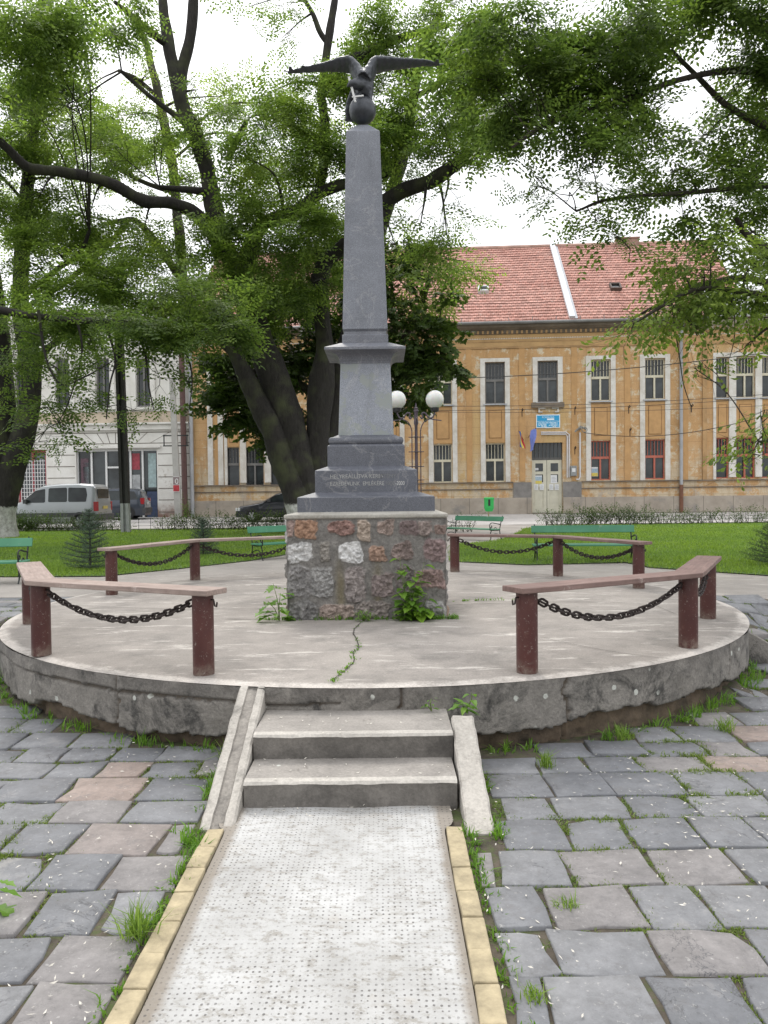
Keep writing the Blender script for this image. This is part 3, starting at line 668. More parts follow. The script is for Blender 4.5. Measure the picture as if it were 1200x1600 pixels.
    for p, dd, sg in ((loc[0], d1, -1), (loc[2], d2, 1)):
        h = p+dd*sg*.07; z = H0-.035; hk = MB(); hk.tube([h+Vector((0, 0, z)), h+dd*sg*.022+Vector((0, 0, z)), h+dd*sg*.026+Vector((0, 0, z-.02)), h+dd*sg*.03+Vector((0, 0, z-.04)), h+dd*sg*.045+Vector((0, 0, z-.045)), h+dd*sg*.05+Vector((0, 0, z-.015))], .006, 6).build('hook', M_chain, e, True)
railing([(-1.22, 5.15), (-2.61, 5.83), (-3.36, 7.29)], 'pale plank railing with chains at the front left rim of the platform', M_plank)
railing([(-3.32, 9.36), (-2.68, 10.89), (-1.2, 11.60)], 'pale plank railing with chains at the back left rim, before the blue spruces', M_plank)
railing([(1.06, 11.62), (2.45, 10.88), (3.11, 9.43)], 'plank railing with chains at the back right rim, before the long green bench', M_plank2)
railing([(3.01, 7.17), (2.31, 5.86), (.94, 5.1)], 'reddish plank railing with chains at the front right rim of the platform', M_plank2)
# ============================================================ buildings (local frame: x along the facade, y into the building, z up)
FA = math.atan(-.06); FY = 42.21
def facade_ray(px, py, off=0.0):
    k = ray(px, py); nrm = Vector((-math.sin(FA), math.cos(FA), 0)); p0 = Vector((0, FY, 0))+nrm*off
    o_ = Vector((0, 0, HC)); p = o_+k*((p0-o_).dot(nrm)/k.dot(nrm)); d = p-Vector((0, FY, 0))
    return d.x*math.cos(FA)+d.y*math.sin(FA), p.z
def fx(px, py=700): return facade_ray(px, py)[0]
def fz(py, px=880): return facade_ray(px, py)[1]
def Z1(x, y): return 600+x/2, 350+y/2
yb = empty('yellow_building', (0, FY, 0), FA, label='long two storey ochre building with red tiled roof and peeling plaster', cat='building')
t = NT('ochre_plaster'); zz = t.xyz(); n = t.noise(.5, 7, .65); b = t.ramp(n, .3, .7, (.45, .265, .115), (.55, .35, .18))
b = t.mix(t.ramp(t.noise(.35, 3, .5, vec=t.scaled((1, 1, .3))), .55, .7), b, (.52, .36, .17))
pe = t.ramp(t.noise(1.6, 10, .8, dist=.3), .525, .56); hi = t.ramp(t.noise(.3, 2), .40, .50); b = t.mix(t.math('MULTIPLY', pe, t.math('MULTIPLY', hi, .9)), b, (.60, .53, .40))
b = t.mix(t.math('MULTIPLY', t.mapr(zz[2], 4.2, 2.2), t.ramp(t.noise(.9, 8, .75), .47, .52)), b, (.54, .45, .32))
b = t.mix(t.math('MULTIPLY', t.mapr(zz[2], 2.7, .9), t.ramp(t.noise(.7, 8, .75), .54, .58)), b, (.38, .34, .29))
bk = t.brick(1, vec=t.scaled((.9, .9, .9), rot=(R(90), 0, 0)), mortar=.012, bw=50, rh=.42); b = t.mix(t.math('MULTIPLY', bk.outputs['Fac'], .35), b, (.25, .14, .06))
b = t.mix(t.math('MULTIPLY', t.ramp(t.noise(2.5, 6, .7, vec=t.scaled((1.4, 1, .2))), .50, .70), .7), b, (.33, .20, .09))
b = t.mix(.25, b, t.ramp(t.noise(20, 5, .7), .3, .7, (.2,)*3, (.8,)*3), 'OVERLAY'); t.bump(t.noise(8, 7, .7), .3, .02); M_och = t.done(b, .92)
M_och2 = basic('ochre_panel', (.47, .28, .125), .9, .15, 2); M_bandd = basic('dull_ochre_band', (.40, .25, .12), .9, .3, 1.5, .3)
t = NT('limewash_trim'); b = t.ramp(t.noise(1.5, 8, .75), .32, .62, (.48, .44, .38), (.68, .665, .63)); b = t.mix(t.ramp(t.noise(3, 9, .8), .64, .70), b, (.42, .30, .18)); M_trim = t.done(b, .9)
t = NT('plinth_stone'); bk = t.brick(1, vec=t.scaled((1, 1, 1), rot=(R(90), 0, 0)), mortar=.018, bw=1.55, rh=3, off=0); b = t.ramp(t.noise(1.2, 8, .7), .3, .7, (.26, .225, .185), (.42, .37, .31)); b = t.mix(t.ramp(t.noise(.8, 5, .7), .55, .7), b, (.22, .205, .19)); b = t.mix(t.math('MULTIPLY', bk.outputs['Fac'], .7), b, (.12, .1, .08)); t.bump(t.noise(20, 6, .7), .3, .01); M_plin = t.done(b, .9)
t = NT('old_glass'); b = t.ramp(t.noise(.8, 4), .4, .6, (.012, .016, .018), (.045, .055, .06)); M_glass = t.done(b, .12, 0, .6)
M_cream = basic('cream_window_paint', (.58, .54, .42), .6, .12, 3); M_red = basic('red_window_paint', (.42, .12, .08), .6, .2, 3); M_grey_w = basic('grey_window_paint', (.16, .155, .15), .7, .2, 3)
M_curt = basic('net_curtain', (.20, .21, .21), .9, .5, 9)
t = NT('clay_tiles'); u_ = t.scaled((1, 1, 1)); b = t.attr(); bk = t.brick(1, vec=t.scaled((1, 1.42, 1)), mortar=.014, bw=.22, rh=.30)
b = t.ramp(t.noise(.55, 8, .7), .3, .7, (.40, .19, .15), (.53, .30, .245)); b = t.mix(.22, b, bk.outputs['Color'], 'OVERLAY'); b = t.mix(t.math('MULTIPLY', bk.outputs['Fac'], .7), b, (.14, .05, .04))
b = t.mix(t.math('MULTIPLY', t.ramp(t.noise(2.2, 9, .8), .58, .66), t.ramp(t.noise(.18, 3), .40, .6)), b, (.17, .14, .12)); bwn = t.noise(6, 3, .6); b = t.mix(t.ramp(bwn, .6, .75), b, (.58, .44, .40))
t.bump(t.math('SUBTRACT', t.noise(4, 4), bk.outputs['Fac']), .6, .03); M_tile = t.done(b, .85)
M_zinc = basic('zinc_sheet', (.40, .41, .43), .45, .15, 2, .1, .3); M_wflash = basic('painted_flashing', (.60, .62, .65), .5, .15, 1); M_dark = basic('grimy_cornice', (.16, .13, .10), .9, .4, 1.2); M_frieze = basic('frieze_plaster', (.47, .30, .14), .92, .22, .8, .3)
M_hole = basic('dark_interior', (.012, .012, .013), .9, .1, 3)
XL, XM, XR = fx(297), fx(1101), fx(1290)
GZ = .40; zt_plin = fz(777, 880); z_led = fz(752.0, 880); z_eave = fz(506, 880); z_fr = fz(541, 880); z_cor = fz(520, 880)
# openings: (px0, px1, py0, py1, kind, level)
wins = []
up_ = [(682, 707, 568, 633)]; 
base_cols = [(676.5, 706.5, 569, 632.5, 694, 754), (758, 789, 566, 631, 692.5, 753), (840, 871.5, 564, 628.5, 0, 0), (923, 954, 562, 626.5, 688.5, 750), (1007.5, 1039, 560, 624, 686.5, 748.5)]
for k in range(1, 3): base_cols.append((676.5-82.5*k, 706.5-82.5*k, 569+1.5*k, 632.5+1.3*k, 694+1*k, 754+1.0*k))
cols = []
for a, b_, u0, u1, l0, l1 in base_cols:
    cols.append((a, b_, u0, u1, l0, l1, 'red' if a > 900 else 'cream'))
ris = [(1118.5, 1138.5, 558, 622, 684, 747.5, 'red'), (1149.5, 1179.5, 557, 621.5, 683.5, 747, 'red'), (1190, 1210, 556.5, 621, 683, 746.5, 'red'), (1221, 1251, 556, 620, 682, 746, 'red')]
lris = [(354, 374, 577, 640, 699, 760, 'dk'), (383.5, 412, 577, 640, 699, 760, 'dk'), (422, 441, 577, 640, 699, 760, 'dk')]
openings = []
for a, b_, u0, u1, l0, l1, c in cols+ris+lris:
    openings.append((a, b_, u0, u1, 'up', c)); 
    if l0: openings.append((a, b_, l0, l1, 'lo', c))
DOOR = (831, 879, 691.5, 802)
# wall face made as a grid with real openings
rects = []
for a, b_, p0, p1, lv_, c in openings:
    x0, x1 = fx(a, (p0+p1)/2), fx(b_, (p0+p1)/2); mx_ = (a+b_)/2; rects.append((x0, x1, fz(p1, mx_), fz(p0, mx_), lv_, c))
dx0, dx1, dz0, dz1 = fx(DOOR[0], 740), fx(DOOR[1], 740), GZ+.05, fz(DOOR[2], 855)
def wall_grid(name, x0, x1, z0, z1, holes, m, parent, yf=0.0, depth=.28):
    X = sorted(set([x0, x1]+[h[0] for h in holes]+[h[1] for h in holes])); Z = sorted(set([z0, z1]+[h[2] for h in holes]+[h[3] for h in holes]))
    X = [x for x in X if x0-1e-6 <= x <= x1+1e-6]; Z = [z for z in Z if z0-1e-6 <= z <= z1+1e-6]; mb = MB()
    for i in range(len(X)-1):
        for j in range(len(Z)-1):
            cx_, cz_ = (X[i]+X[i+1])/2, (Z[j]+Z[j+1])/2
            if any(h[0] < cx_ < h[1] and h[2] < cz_ < h[3] for h in holes): continue
            mb.add([(X[i], yf, Z[j]), (X[i+1], yf, Z[j]), (X[i+1], yf, Z[j+1]), (X[i], yf, Z[j+1])], [(0, 1, 2, 3)])
    for h in holes:
        a, b_, c, d = h[:4]
        mb.add([(a, yf, c), (b_, yf, c), (b_, yf, d), (a, yf, d), (a, yf+depth, c), (b_, yf+depth, c), (b_, yf+depth, d), (a, yf+depth, d)], [(0, 4, 5, 1), (1, 5, 6, 2), (2, 6, 7, 3), (3, 7, 4, 0)])
    return mb.build(name, m, parent)
wall_grid('wall', XL, XR, GZ-.3, z_eave+.3, [r_[:4] for r_ in rects]+[(dx0, dx1, dz0, dz1)], M_och, yb)
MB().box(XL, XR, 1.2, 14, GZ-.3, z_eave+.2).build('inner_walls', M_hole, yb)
# plinth, ledge, band, frieze, cornice, dentils
plb = MB(); 
for a, b_ in ((XL, dx0-.02), (dx1+.02, XR)): plb.box(a, b_, -.10, -.002, GZ-.4, zt_plin)
plb.build('plinth', M_plin, yb, bevel=.02)
gp = MB()
for a, b_ in ((dx0-1.0, dx0-.02), (dx1+.02, dx1+1.0)): gp.box(a, b_, -.07, -.003, zt_plin+.002, z_led-.03)
gp.build('grey_dado', basic('grey_dado_paint', (.20, .19, .18), .9, .25, 3), yb)
ld = MB()
for a, b_ in ((XL, dx0-1.02), (dx1+1.02, XR)):
    ld.box(a, b_, -.12, -.002, z_led-.06, z_led); ld.box(a, b_, -.06, -.002, z_led-.42, z_led-.36)
ld.build('ledge', M_dark, yb)
MB().box(XL, XR, -.05, -.002, z_fr-.05, z_fr+.03).box(XL, XR, -.05, -.002, z_fr+.28, z_fr+.33).build('string_course', M_bandd, yb)
fr = MB().box(XL, XR, -.03, -.001, z_fr+.04, z_cor-.02).build('frieze', M_frieze, yb)
dn = MB(); x = XL
while x < XR: dn.box(x, x+.045, -.055, -.031, z_fr+.44, z_fr+.50); x += .13
dn.box(XL, XR, -.04, -.029, z_fr+.45, z_fr+.47)
dn.build('bead_row', M_trim, yb)
dn = MB(); x = XL
while x < XR: dn.box(x, x+.10, -.16, -.05, z_cor+.0, z_cor+.16); x += .26
dn.box(XL, XR, -.07, -.049, z_cor+.03, z_cor+.13)
dn.build('dentils', M_bandd, yb)
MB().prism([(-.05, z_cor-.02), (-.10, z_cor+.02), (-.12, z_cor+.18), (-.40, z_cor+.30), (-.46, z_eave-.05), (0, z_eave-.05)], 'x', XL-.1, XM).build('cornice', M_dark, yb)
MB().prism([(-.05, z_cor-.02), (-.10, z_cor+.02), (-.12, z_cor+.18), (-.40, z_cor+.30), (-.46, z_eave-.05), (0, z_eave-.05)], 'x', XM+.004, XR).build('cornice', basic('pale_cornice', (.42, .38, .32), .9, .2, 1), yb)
# flat pilasters with broad joints between the window axes, white strips, panels, windows
for a in (729, 811.5, 893, 976, 1066, 336): MB().box(fx(a), fx(a+9), -.035, -.002, z_led+.01, z_fr-.06).build('pilaster_strip', M_och2, yb)
MB().box(fx(325), fx(333), -.08, -.002, z_led+.01, z_fr-.06).build('pilaster', M_trim, yb); MB().box(fx(341), fx(349), -.06, -.002, z_led+.01, z_fr-.06).build('pilaster', M_trim, yb)
MB().box(fx(1097), fx(1103.5), -.12, -.002, z_led+.01, z_fr-.06).build('risalit_edge', M_bandd, yb)
def window(x0, x1, z0, z1, col, i):
    e = empty('window', ((x0+x1)/2, .14, z0)); e.parent = yb; W = (x1-x0)/2; H = z1-z0; mt = {'red': M_red, 'cream': M_cream, 'dk': M_grey_w}[col]
    fr_ = MB(); f_ = .06; fr_.box(-W, -W+f_, -.03, .03, 0, H).box(W-f_, W, -.03, .03, 0, H).box(-W+f_, W-f_, -.03, .03, 0, f_).box(-W+f_, W-f_, -.03, .03, H-f_, H)
    tz = H*.56; fr_.box(-W+f_, W-f_, -.06, .03, tz-.05, tz+.08)
    if W > .4: fr_.box(-.045, .045, -.05, .03, f_, tz-.05)
    nb = 5 if W > .4 else 3
    for k in range(1, nb+1):
        xx = -W+2*W*k/(nb+1); fr_.box(xx-.013, xx+.013, -.02, .015, tz+.08, H-f_)
    fr_.build('frame', mt, e)
    MB().box(-W+.01, W-.01, .045, .055, .01, H-.01).build('pane', M_glass, e)
    rr = random.Random(i*7+3)
    if rr.random() < .75:
        cb_ = MB(); top = H-.1 if rr.random() < .4 else tz-.06; n_ = 18
        for s_ in ((-W+.02, -W*rr.uniform(.1, .6)), (W*rr.uniform(.1, .6), W-.02)):
            P = [(s_[0]+(s_[1]-s_[0])*k/n_, .10+.02*math.sin(k*1.9)) for k in range(n_+1)]
            cb_.add([(a, b_, z) for a, b_ in P for z in (.05, top)], [(2*k, 2*k+2, 2*k+3, 2*k+1) for k in range(n_)])
        cb_.build('curtain', M_curt, e)
for i, (x0, x1, z0, z1, lv_, c) in enumerate(rects):
    cc = 'dk' if (lv_ == 'up' and (i in (2, 4) or c == 'dk')) else ('cream' if lv_ == 'up' else c)
    window(x0, x1, z0, z1, cc, i)
    sl_ = MB().box(x0-.10, x1+.10, -.13, .10, z0-.07, z0-.005).build('sill', M_zinc if lv_ == 'up' else M_dark, yb) if lv_ == 'up' else None
def strips(c, wd=.26):
    a, b_, u0, u1, l0, l1, _ = c; xa, xb = fx(a, 620), fx(b_, 620); zt = fz(u0, a)+.20; zb = z_led if l0 else fz(u1, a)-.02
    s_ = MB(); s_.box(xa-wd, xa-.003, -.06, -.002, zb+.01, zt).box(xb+.003, xb+wd, -.06, -.002, zb+.01, zt).box(xa-.003, xb+.003, -.058, -.002, fz(u0, a)+.003, zt); s_.build('window_surround', M_trim, yb)
    if l0: panel(xa, xb, fz(u1, a)-.10, fz(l0, a)+.04)
def panel(xa, xb, zt, zb):
    W = xb-xa; p = MB().box(xa+.01, xb-.01, -.02, -.002, zb, zt-.02).box(xa+W*.2, xb-W*.2, -.045, -.021, zb+.25, zt-.28); p.build('spandrel_panel', M_och2, yb)
    g = MB(); a, b_, c, d = xa+W*.2-.035, xb-W*.2+.035, zb+.215, zt-.245
    g.box(a, b_, -.026, -.0205, c, c+.03).box(a, b_, -.026, -.0205, d-.03, d).box(a, a+.03, -.026, -.0205, c+.03, d-.03).box(b_-.03, b_, -.026, -.0205, c+.03, d-.03); g.build('panel_groove', basic('groove_brown', (.22, .12, .05), .9) if 'groove_brown' not in bpy.data.materials else bpy.data.materials['groove_brown'], yb)
for c in cols: strips(c)
for grp in (ris, lris):
    ed = [fx(grp[0][0]-4.5, 620)]; s_ = MB(); zt = fz(grp[0][2], grp[0][0])+.22
    s_.box(ed[0], fx(grp[0][0], 620)-.003, -.06, -.002, z_led+.01, zt)
    for q_ in range(len(grp)):
        a, b_ = grp[q_][:2]; nxt = grp[q_+1][0] if q_+1 < len(grp) else b_+10
        s_.box(fx(b_, 620)+.003, fx(nxt, 620)-.003, -.09, -.002, z_led+.12, zt)
        s_.box(fx(a, 620)-.003, fx(b_, 620)+.003, -.058, -.002, fz(grp[q_][2], a)+.003, zt); panel(fx(a, 620), fx(b_, 620), fz(grp[q_][3], a)-.10, fz(grp[q_][4], a)+.04)
    s_.build('window_surround', M_trim, yb)
# sill and keystones over the door
MB().box(fx(830, 630), fx(881, 630), -.16, -.003, fz(637, 855), fz(629.5, 855)).build('door_window_sill', M_dark, yb)
for a in (841, 862): 
    s1 = 1 if a == 841 else -1; xa, xb = fx(a, 645), fx(a+11, 645); zb, ztt = fz(645, 855), fz(636.5, 855)
    k_ = MB().box(xa, xb, -.09, -.004, ztt-.08, ztt); k_.box(*((xa, xa+.09) if s1 > 0 else (xb-.09, xb)), -.09, -.004, zb+.075, ztt-.082).box(xa if s1 > 0 else xa+.16, xb-.16 if s1 > 0 else xb, -.09, -.004, zb, zb+.073); k_.build('keystone_scroll', M_trim, yb)
# door
de = empty('door', ((dx0+dx1)/2, .16, dz0)); de.parent = yb; W = (dx1-dx0)/2; H = dz1-dz0; HT = fz(718.5, 855)-dz0
M_door = basic('door_cream_paint', (.54, .52, .42), .65, .12, 3)
tr = MB().box(-W, W, -.04, .04, HT, HT+.13)
for k in range(1, 8): xx = -W+2*W*k/8; tr.box(xx-.018, xx+.018, -.02, .02, HT+.131, H)
tr.build('transom_bars', basic('dark_iron_paint', (.09, .088, .085), .7), de)
MB().box(-W, W, .05, .06, HT+.1, H).build('transom_glass', M_glass, de)
for sgn in (-1, 1):
    a, b_ = (-W+.02, -.012) if sgn < 0 else (.012, W-.02); lw = b_-a
    lf = MB(); wz = [(HT-.62, HT-.18), (HT-1.20, HT-.78)]
    ga, gb = a+lw*.24, b_-lw*.24
    lf.box(a, ga, -.03, .03, .02, HT-.005).box(gb, b_, -.03, .03, .02, HT-.005).box(ga, gb, -.03, .03, HT-.18, HT-.005).box(ga, gb, -.03, .03, HT-.78, HT-.62).box(ga, gb, -.03, .03, HT-1.45, HT-1.20).box(ga, gb, -.03, .03, .02, .30).box(ga, gb, .0, .03, .30, HT-1.45)
    lf.box(ga-.05, ga-.03, -.045, -.031, .35, HT-1.5).box(gb+.03, gb+.05, -.045, -.031, .35, HT-1.5)
    l_ = lf.build('door_leaf', M_door, de)
    for z0, z1 in wz: MB().box(ga, gb, .005, .012, z0, z1).build('pane', M_glass, l_)
    if sgn > 0: MB().lathe([(.0, 0), (.028, .0), (.03, .03), (.0, .05)], 10).build('handle', basic('handle_metal', (.1, .08, .06), .4, metal=.8), l_).matrix_local = Matrix.Translation((a+.07, -.03, 1.25)) @ Matrix.Rotation(R(90), 4, 'X')
MB().box(-W-.25, W+.25, -.55, -.02, -.15, .0).build('door_step', M_plin, de)
MB().box(dx0-.30, dx0-.003, -.09, -.003, GZ-.1, z_led-.04).box(dx1+.003, dx1+.30, -.09, -.003, GZ-.1, z_led-.04).build('door_jamb_stone', basic('dark_jamb', (.17, .155, .14), .9, .3, 2), yb) if False else None
M_paper = basic('white_paper', (.66, .67, .68), .8, .06, 9); M_pyel = basic('yellow_print', (.60, .50, .12), .8, .2, 12); M_pblu = basic('blue_print', (.32, .42, .50), .8, .3, 12); M_ink = basic('grey_print', (.25, .27, .32), .8, .3, 40)
def paper(px, py, w_, h_, ms, yo):
    x, z = facade_ray(px, py); e = empty('notice', (x, yo, z-h_/2)); e.parent = yb
    MB().box(-w_/2, w_/2, -.004, .0, 0, h_).build('sheet', M_paper, e)
    if ms == 'col': MB().box(-w_/2+.01, w_/2-.01, -.008, -.005, .01, h_*.38).build('lower_print', M_pyel, e); MB().box(-w_/2+.01, w_/2-.01, -.008, -.005, h_*.4, h_*.85).build('upper_print', M_pblu, e)
    else:
        l_ = MB(); 
        for k in range(4): l_.box(-w_*.35, w_*(.35-.1*(k % 2)), -.008, -.005, h_*(.2+.17*k), h_*(.24+.17*k))
        l_.build('print_lines', M_ink, e)
YD = .16-.036
for px, py, w_, h_, ms in ((842, 749.5, .36, .46, 'col'), (866, 748.5, .34, .44, 'tx'), (838, 761, .22, .32, 'tx'), (847, 761, .22, .32, 'tx'), (862, 761, .22, .32, 'tx'), (870.5, 761, .22, .32, 'tx'), (839, 733, .18, .12, 'tx')): paper(px, py, w_, h_, ms, YD)
paper(930, 737, .36, .5, 'col', .14+.03)
# blue sign
x0, z0 = facade_ray(837.5, 669); x1, z1 = facade_ray(875, 647.5)
sg = empty('name_sign', ((x0+x1)/2, -.02, z0)); sg.parent = yb; W = (x1-x0)/2; H = z1-z0
MB().box(-W, W, -.03, .0, 0, H).build('white_board', basic('sign_white', (.72, .78, .80), .5, .04), sg, bevel=.01)
MB().box(-W+.05, W-.05, -.036, -.031, .05, H-.05).build('blue_face', basic('sign_blue', (.012, .30, .58), .45, .06, 2), sg)
M_sw = basic('sign_lettering', (.70, .82, .86), .6, .03)
for s_, sz, zz_, sx_ in (('ROMÂNIA', .13, H-.19, 1.1), ('MINISTERUL EDUCAȚIEI NAȚIONALE', .072, H-.39, 1.0), ('ȘCOALA GIMNAZIALĂ      ÁLTALÁNOS ISKOLA', .055, .10+.0, .8)):
    if zz_ > .2: text('lettering', s_, sz, (0, -.038, zz_), M_sw, sg, align='CENTER', sx=sx_)
ln = MB(); MB().box(-.06, .32, -.039, -.0365, H-.30, H-.215).build('white_patch', basic('sign_patch', (.8, .84, .86), .6, .02), sg)
rr = random.Random(5)
for row, (lo, hi) in enumerate(((-.52, .50), (-.53, .50), (-.52, .54), (-.36, .42), (-.14, .16))):
    z = H-.465-.066*row; x = lo
    while x < hi:
        w_ = rr.uniform(.06, .2); w_ = min(w_, hi-x)
        if not (row == 3 and -.12 < x < .10) and not (row in (1, 2) and -.06 < x < .02): ln.box(x, x+w_, -.0385, -.0365, z, z+.034)
        x += w_+.03
ln.build('small_lettering', M_sw, sg)
# conduit, meter box, bracket, insulators, flags
M_pipe = basic('white_conduit', (.62, .61, .62), .5, .08); cd = MB()
def FP(px, py, y=-.06): x, z = facade_ray(px, py); return (x, y, z)
for o_ in (0, 3): cd.tube([FP(845, 675.5+o_), FP(884+0*o_, 675.5+o_), FP(889-o_, 679+o_), FP(889-o_, 746)], .035, 8)
cd.tube([FP(906, 676), FP(906, 745), FP(904, 749), FP(900, 749)], .045, 8); cd.build('conduit', M_pipe, yb, True)
x, z = facade_ray(895.5, 744); mbx = empty('meter_box', (x, -.2, z)); mbx.parent = yb
MB().box(-.17, .17, 0, .19, 0, .56).build('case', basic('meter_grey', (.24, .25, .25), .5), mbx, bevel=.03); MB().box(-.09, .09, -.012, -.002, .22, .42).build('dial_window', M_paper, mbx)
br = MB(); cx_, cz_ = facade_ray(905, 671)
br.tube([(cx_, -.02, cz_+.0), (cx_, -.5, cz_+.05)], .05, 8).tube([(cx_-.3, -.4, cz_-.15), (cx_, -.45, cz_+.12), (cx_+.28, -.4, cz_-.02)], .05, 8).tube([(cx_+.2+.14*math.cos(a), -.42, cz_-.05+.14*math.sin(a)) for a in np.linspace(0, 6.28, 12)], .02, 6)
br.build('cable_bracket', basic('bracket_grey', (.2, .2, .19), .6), yb, True)
for px, py in ((815.5, 643), (898, 640), (982, 638), (898, 702), (984, 673), (1080, 636)):
    x, y_, z = FP(px, py, 0); MB().tube([(x, 0, z), (x+.03, -.2, z+.06), (x, -.22, z+.15)], .025, 6).tube([(x, -.03, z-.28), (x, -.03, z+.12)], .022, 6).build('insulator_hook', M_hole, yb)
def flag(name, base, cols_, mt, flip=1):
    e = empty(name, base); e.parent = yb
    MB().tube([(0, 0, 0), (flip*.22, -.45, .30), (flip*.34, -.7, .46)], .018, 6).build('staff', basic('flag_staff', (.12, .07, .04), .6) if 'flag_staff' not in bpy.data.materials else bpy.data.materials['flag_staff'], e)
    for k, m_ in enumerate(mt):
        P = []; n = 10; w_ = .40/len(mt)
        for i in range(n+1):
            f_ = i/n
            for j in range(2):
                s_ = (k+j)*w_; P.append((flip*(.34-s_*.55)+.05*math.sin(f_*5+s_*9)-flip*f_*.12, -.7+s_*.6+.03*math.cos(f_*6+s_*8), .46-s_*.25-f_*cols_))
        o = MB().add(P, [(2*i, 2*i+1, 2*i+3, 2*i+2) for i in range(n)]).build('cloth', m_, e); sd_ = o.modifiers.new('thick', 'SOLIDIFY'); sd_.thickness = .006
fx_, fz_ = facade_ray(818, 688)
flag('tricolour_flag', (fx_, -.03, fz_), .85, [basic('flag_blue', (.05, .09, .28), .8, .1), basic('flag_yellow', (.62, .50, .10), .8, .1), basic('flag_red', (.40, .02, .03), .8, .1)], -1)
fx_, fz_ = facade_ray(822, 684)
flag('blue_flag', (fx_+.1, -.03, fz_), 1.15, [basic('flag_mid_blue', (.18, .24, .62), .8, .12)], 1)
# roof
rz, ry = fz(388.5, 760), 6.2
for _ in range(6): rz = facade_ray(760, 388.5, ry)[1]
RXR = fx(1075); ev = z_eave
def tile_roof(name, x0, x1r, x1e, parent):
    e = empty(name, (x0, -.5, ev)); e.parent = parent
    run, rise = ry+.5, rz-ev; ang = math.atan2(rise, run); L_ = math.hypot(run, rise)
    nrow, P, Fc = int(L_/.30), [], []; mb = MB(); nx_ = 160
    for j in range(nrow):
        s0, s1 = j*L_/nrow, (j+1)*L_/nrow; xr0 = (x1e+(x1r-x1e)*s0/L_)-x0; xr1 = (x1e+(x1r-x1e)*s1/L_)-x0; row = []
        for i in range(nx_+1):
            w_ = .02*mnoise.noise(Vector((i*.35, j*.2, 0)))+.05*mnoise.noise(Vector((i*.04, j*.05, 4)))
            row += [(xr0*i/nx_, s0, .045+w_), (xr1*i/nx_, s1+.02, .0+w_), (xr0*i/nx_, s0, .0+w_-.03)]
        mb.add(row, [(3*i, 3*i+3, 3*i+4, 3*i+1) for i in range(nx_)]+[(3*i+2, 3*i+5, 3*i+3, 3*i) for i in range(nx_)])
    o = mb.build('tiles', M_tile, e); o.rotation_euler = (ang, 0, 0); return e, ang, L_
rf, ang, RL = tile_roof('roof', XL, 19.6, 19.5, yb)
MB().prism([(-.5, ev-.02), (ry, rz-.05), (14, ev-.02)], 'x', XL, 19.45).build('roof_body', M_dark, yb)
def on_roof(px, py):
    off = 2.0
    for _ in range(12):
        x, z = facade_ray(px, py, off); off = (z-ev)/math.tan(ang)-.5
    return x, off, z
rdg = MB(); rdg.tube([(XL, ry, rz+.02), (19.55, ry, rz+.02)], .14, 8); rdg.build('ridge_tiles', basic('ridge_clay', (.42, .27, .22), .85, .3, 2), yb)
p0 = on_roof(894, 500); p1 = on_roof(870, 390)
fl = MB().beam((p0[0], p0[1], p0[2]+.12), (p0[0], ry, rz+.10), .30, .22).build('parapet_flashing', M_wflash, yb)
fl2 = MB().beam((p0[0]+.22, p0[1], p0[2]+.05), (p0[0]+.22, ry, rz+.03), .16, .10).build('zinc_valley', M_zinc, yb)
for px, py, nm, mm in ((755, 455, 'roof_hatch', M_wflash), (961, 451, 'roof_window', basic('hatch_brown', (.09, .065, .055), .6))):
    x, y_, z = on_roof(px, py); e = empty(nm, (x, y_, z)); e.parent = yb; e.rotation_euler = (ang, 0, 0)
    b_ = MB().box(-.30, .30, -.30, -.22, 0, .22).box(-.30, .30, .22, .30, 0, .22).box(-.30, -.22, -.22, .22, 0, .22).box(.22, .30, -.22, .22, 0, .22); b_.build('frame', mm, e); MB().box(-.22, .22, -.22, .22, .10, .13).build('pane', M_glass, e)
x, y_, z = on_roof(984, 392); MB().box(x-.65, x+.65, ry-.3, ry+.3, rz-.3, rz+.28).box(x-.7, x+.7, ry-.35, ry+.35, rz+.281, rz+.36).build('chimney', basic('chimney_brick', (.30, .19, .15), .9, .3, 3), yb)
M_gut = basic('gutter_zinc', (.17, .17, .17), .5, .3, 2)
gt = MB().tube([(XL, -.56, ev+.02), (XM, -.56, ev+.02)], .085, 8); x = XL
while x < XM: gt.box(x, x+.03, -.52, -.46, ev+.10, ev+.32); x += 1.25
gt.build('gutter', M_gut, yb)
MB().tube([(XM, -.62, ev+.12), (XR, -.62, ev+.12)], .10, 8).build('gutter', M_zinc, yb)
# grey metal roof over the projecting end bay
MB().prism([(-.72, ev+.02), (-.74, ev+.35), (1.0, ev+1.85), (3, ev+1.95), (3, ev+.02)], 'x', XM+.25, XR).build('metal_roof', basic('pale_metal_roof', (.42, .42, .42), .5, .2, .8), yb)
dp = MB(); x = fx(1063); dp.tube([(x, -.5, ev-.05), (x, -.16, ev-.7), (x, -.16, z_led-.25)], .09, 10).build('downpipe', M_zinc, yb, True)
MB().tube([(x, -.16, z_led-.26), (x, -.16, GZ)], .10, 10).build('downpipe_foot', basic('rusty_pipe', (.16, .07, .04), .7, .3, 6), yb, True)
x = fx(298, 740); MB().tube([(x+.12, -.16, ev-.7), (x+.12, -.16, GZ)], .11, 10).build('downpipe', M_zinc, yb, True)

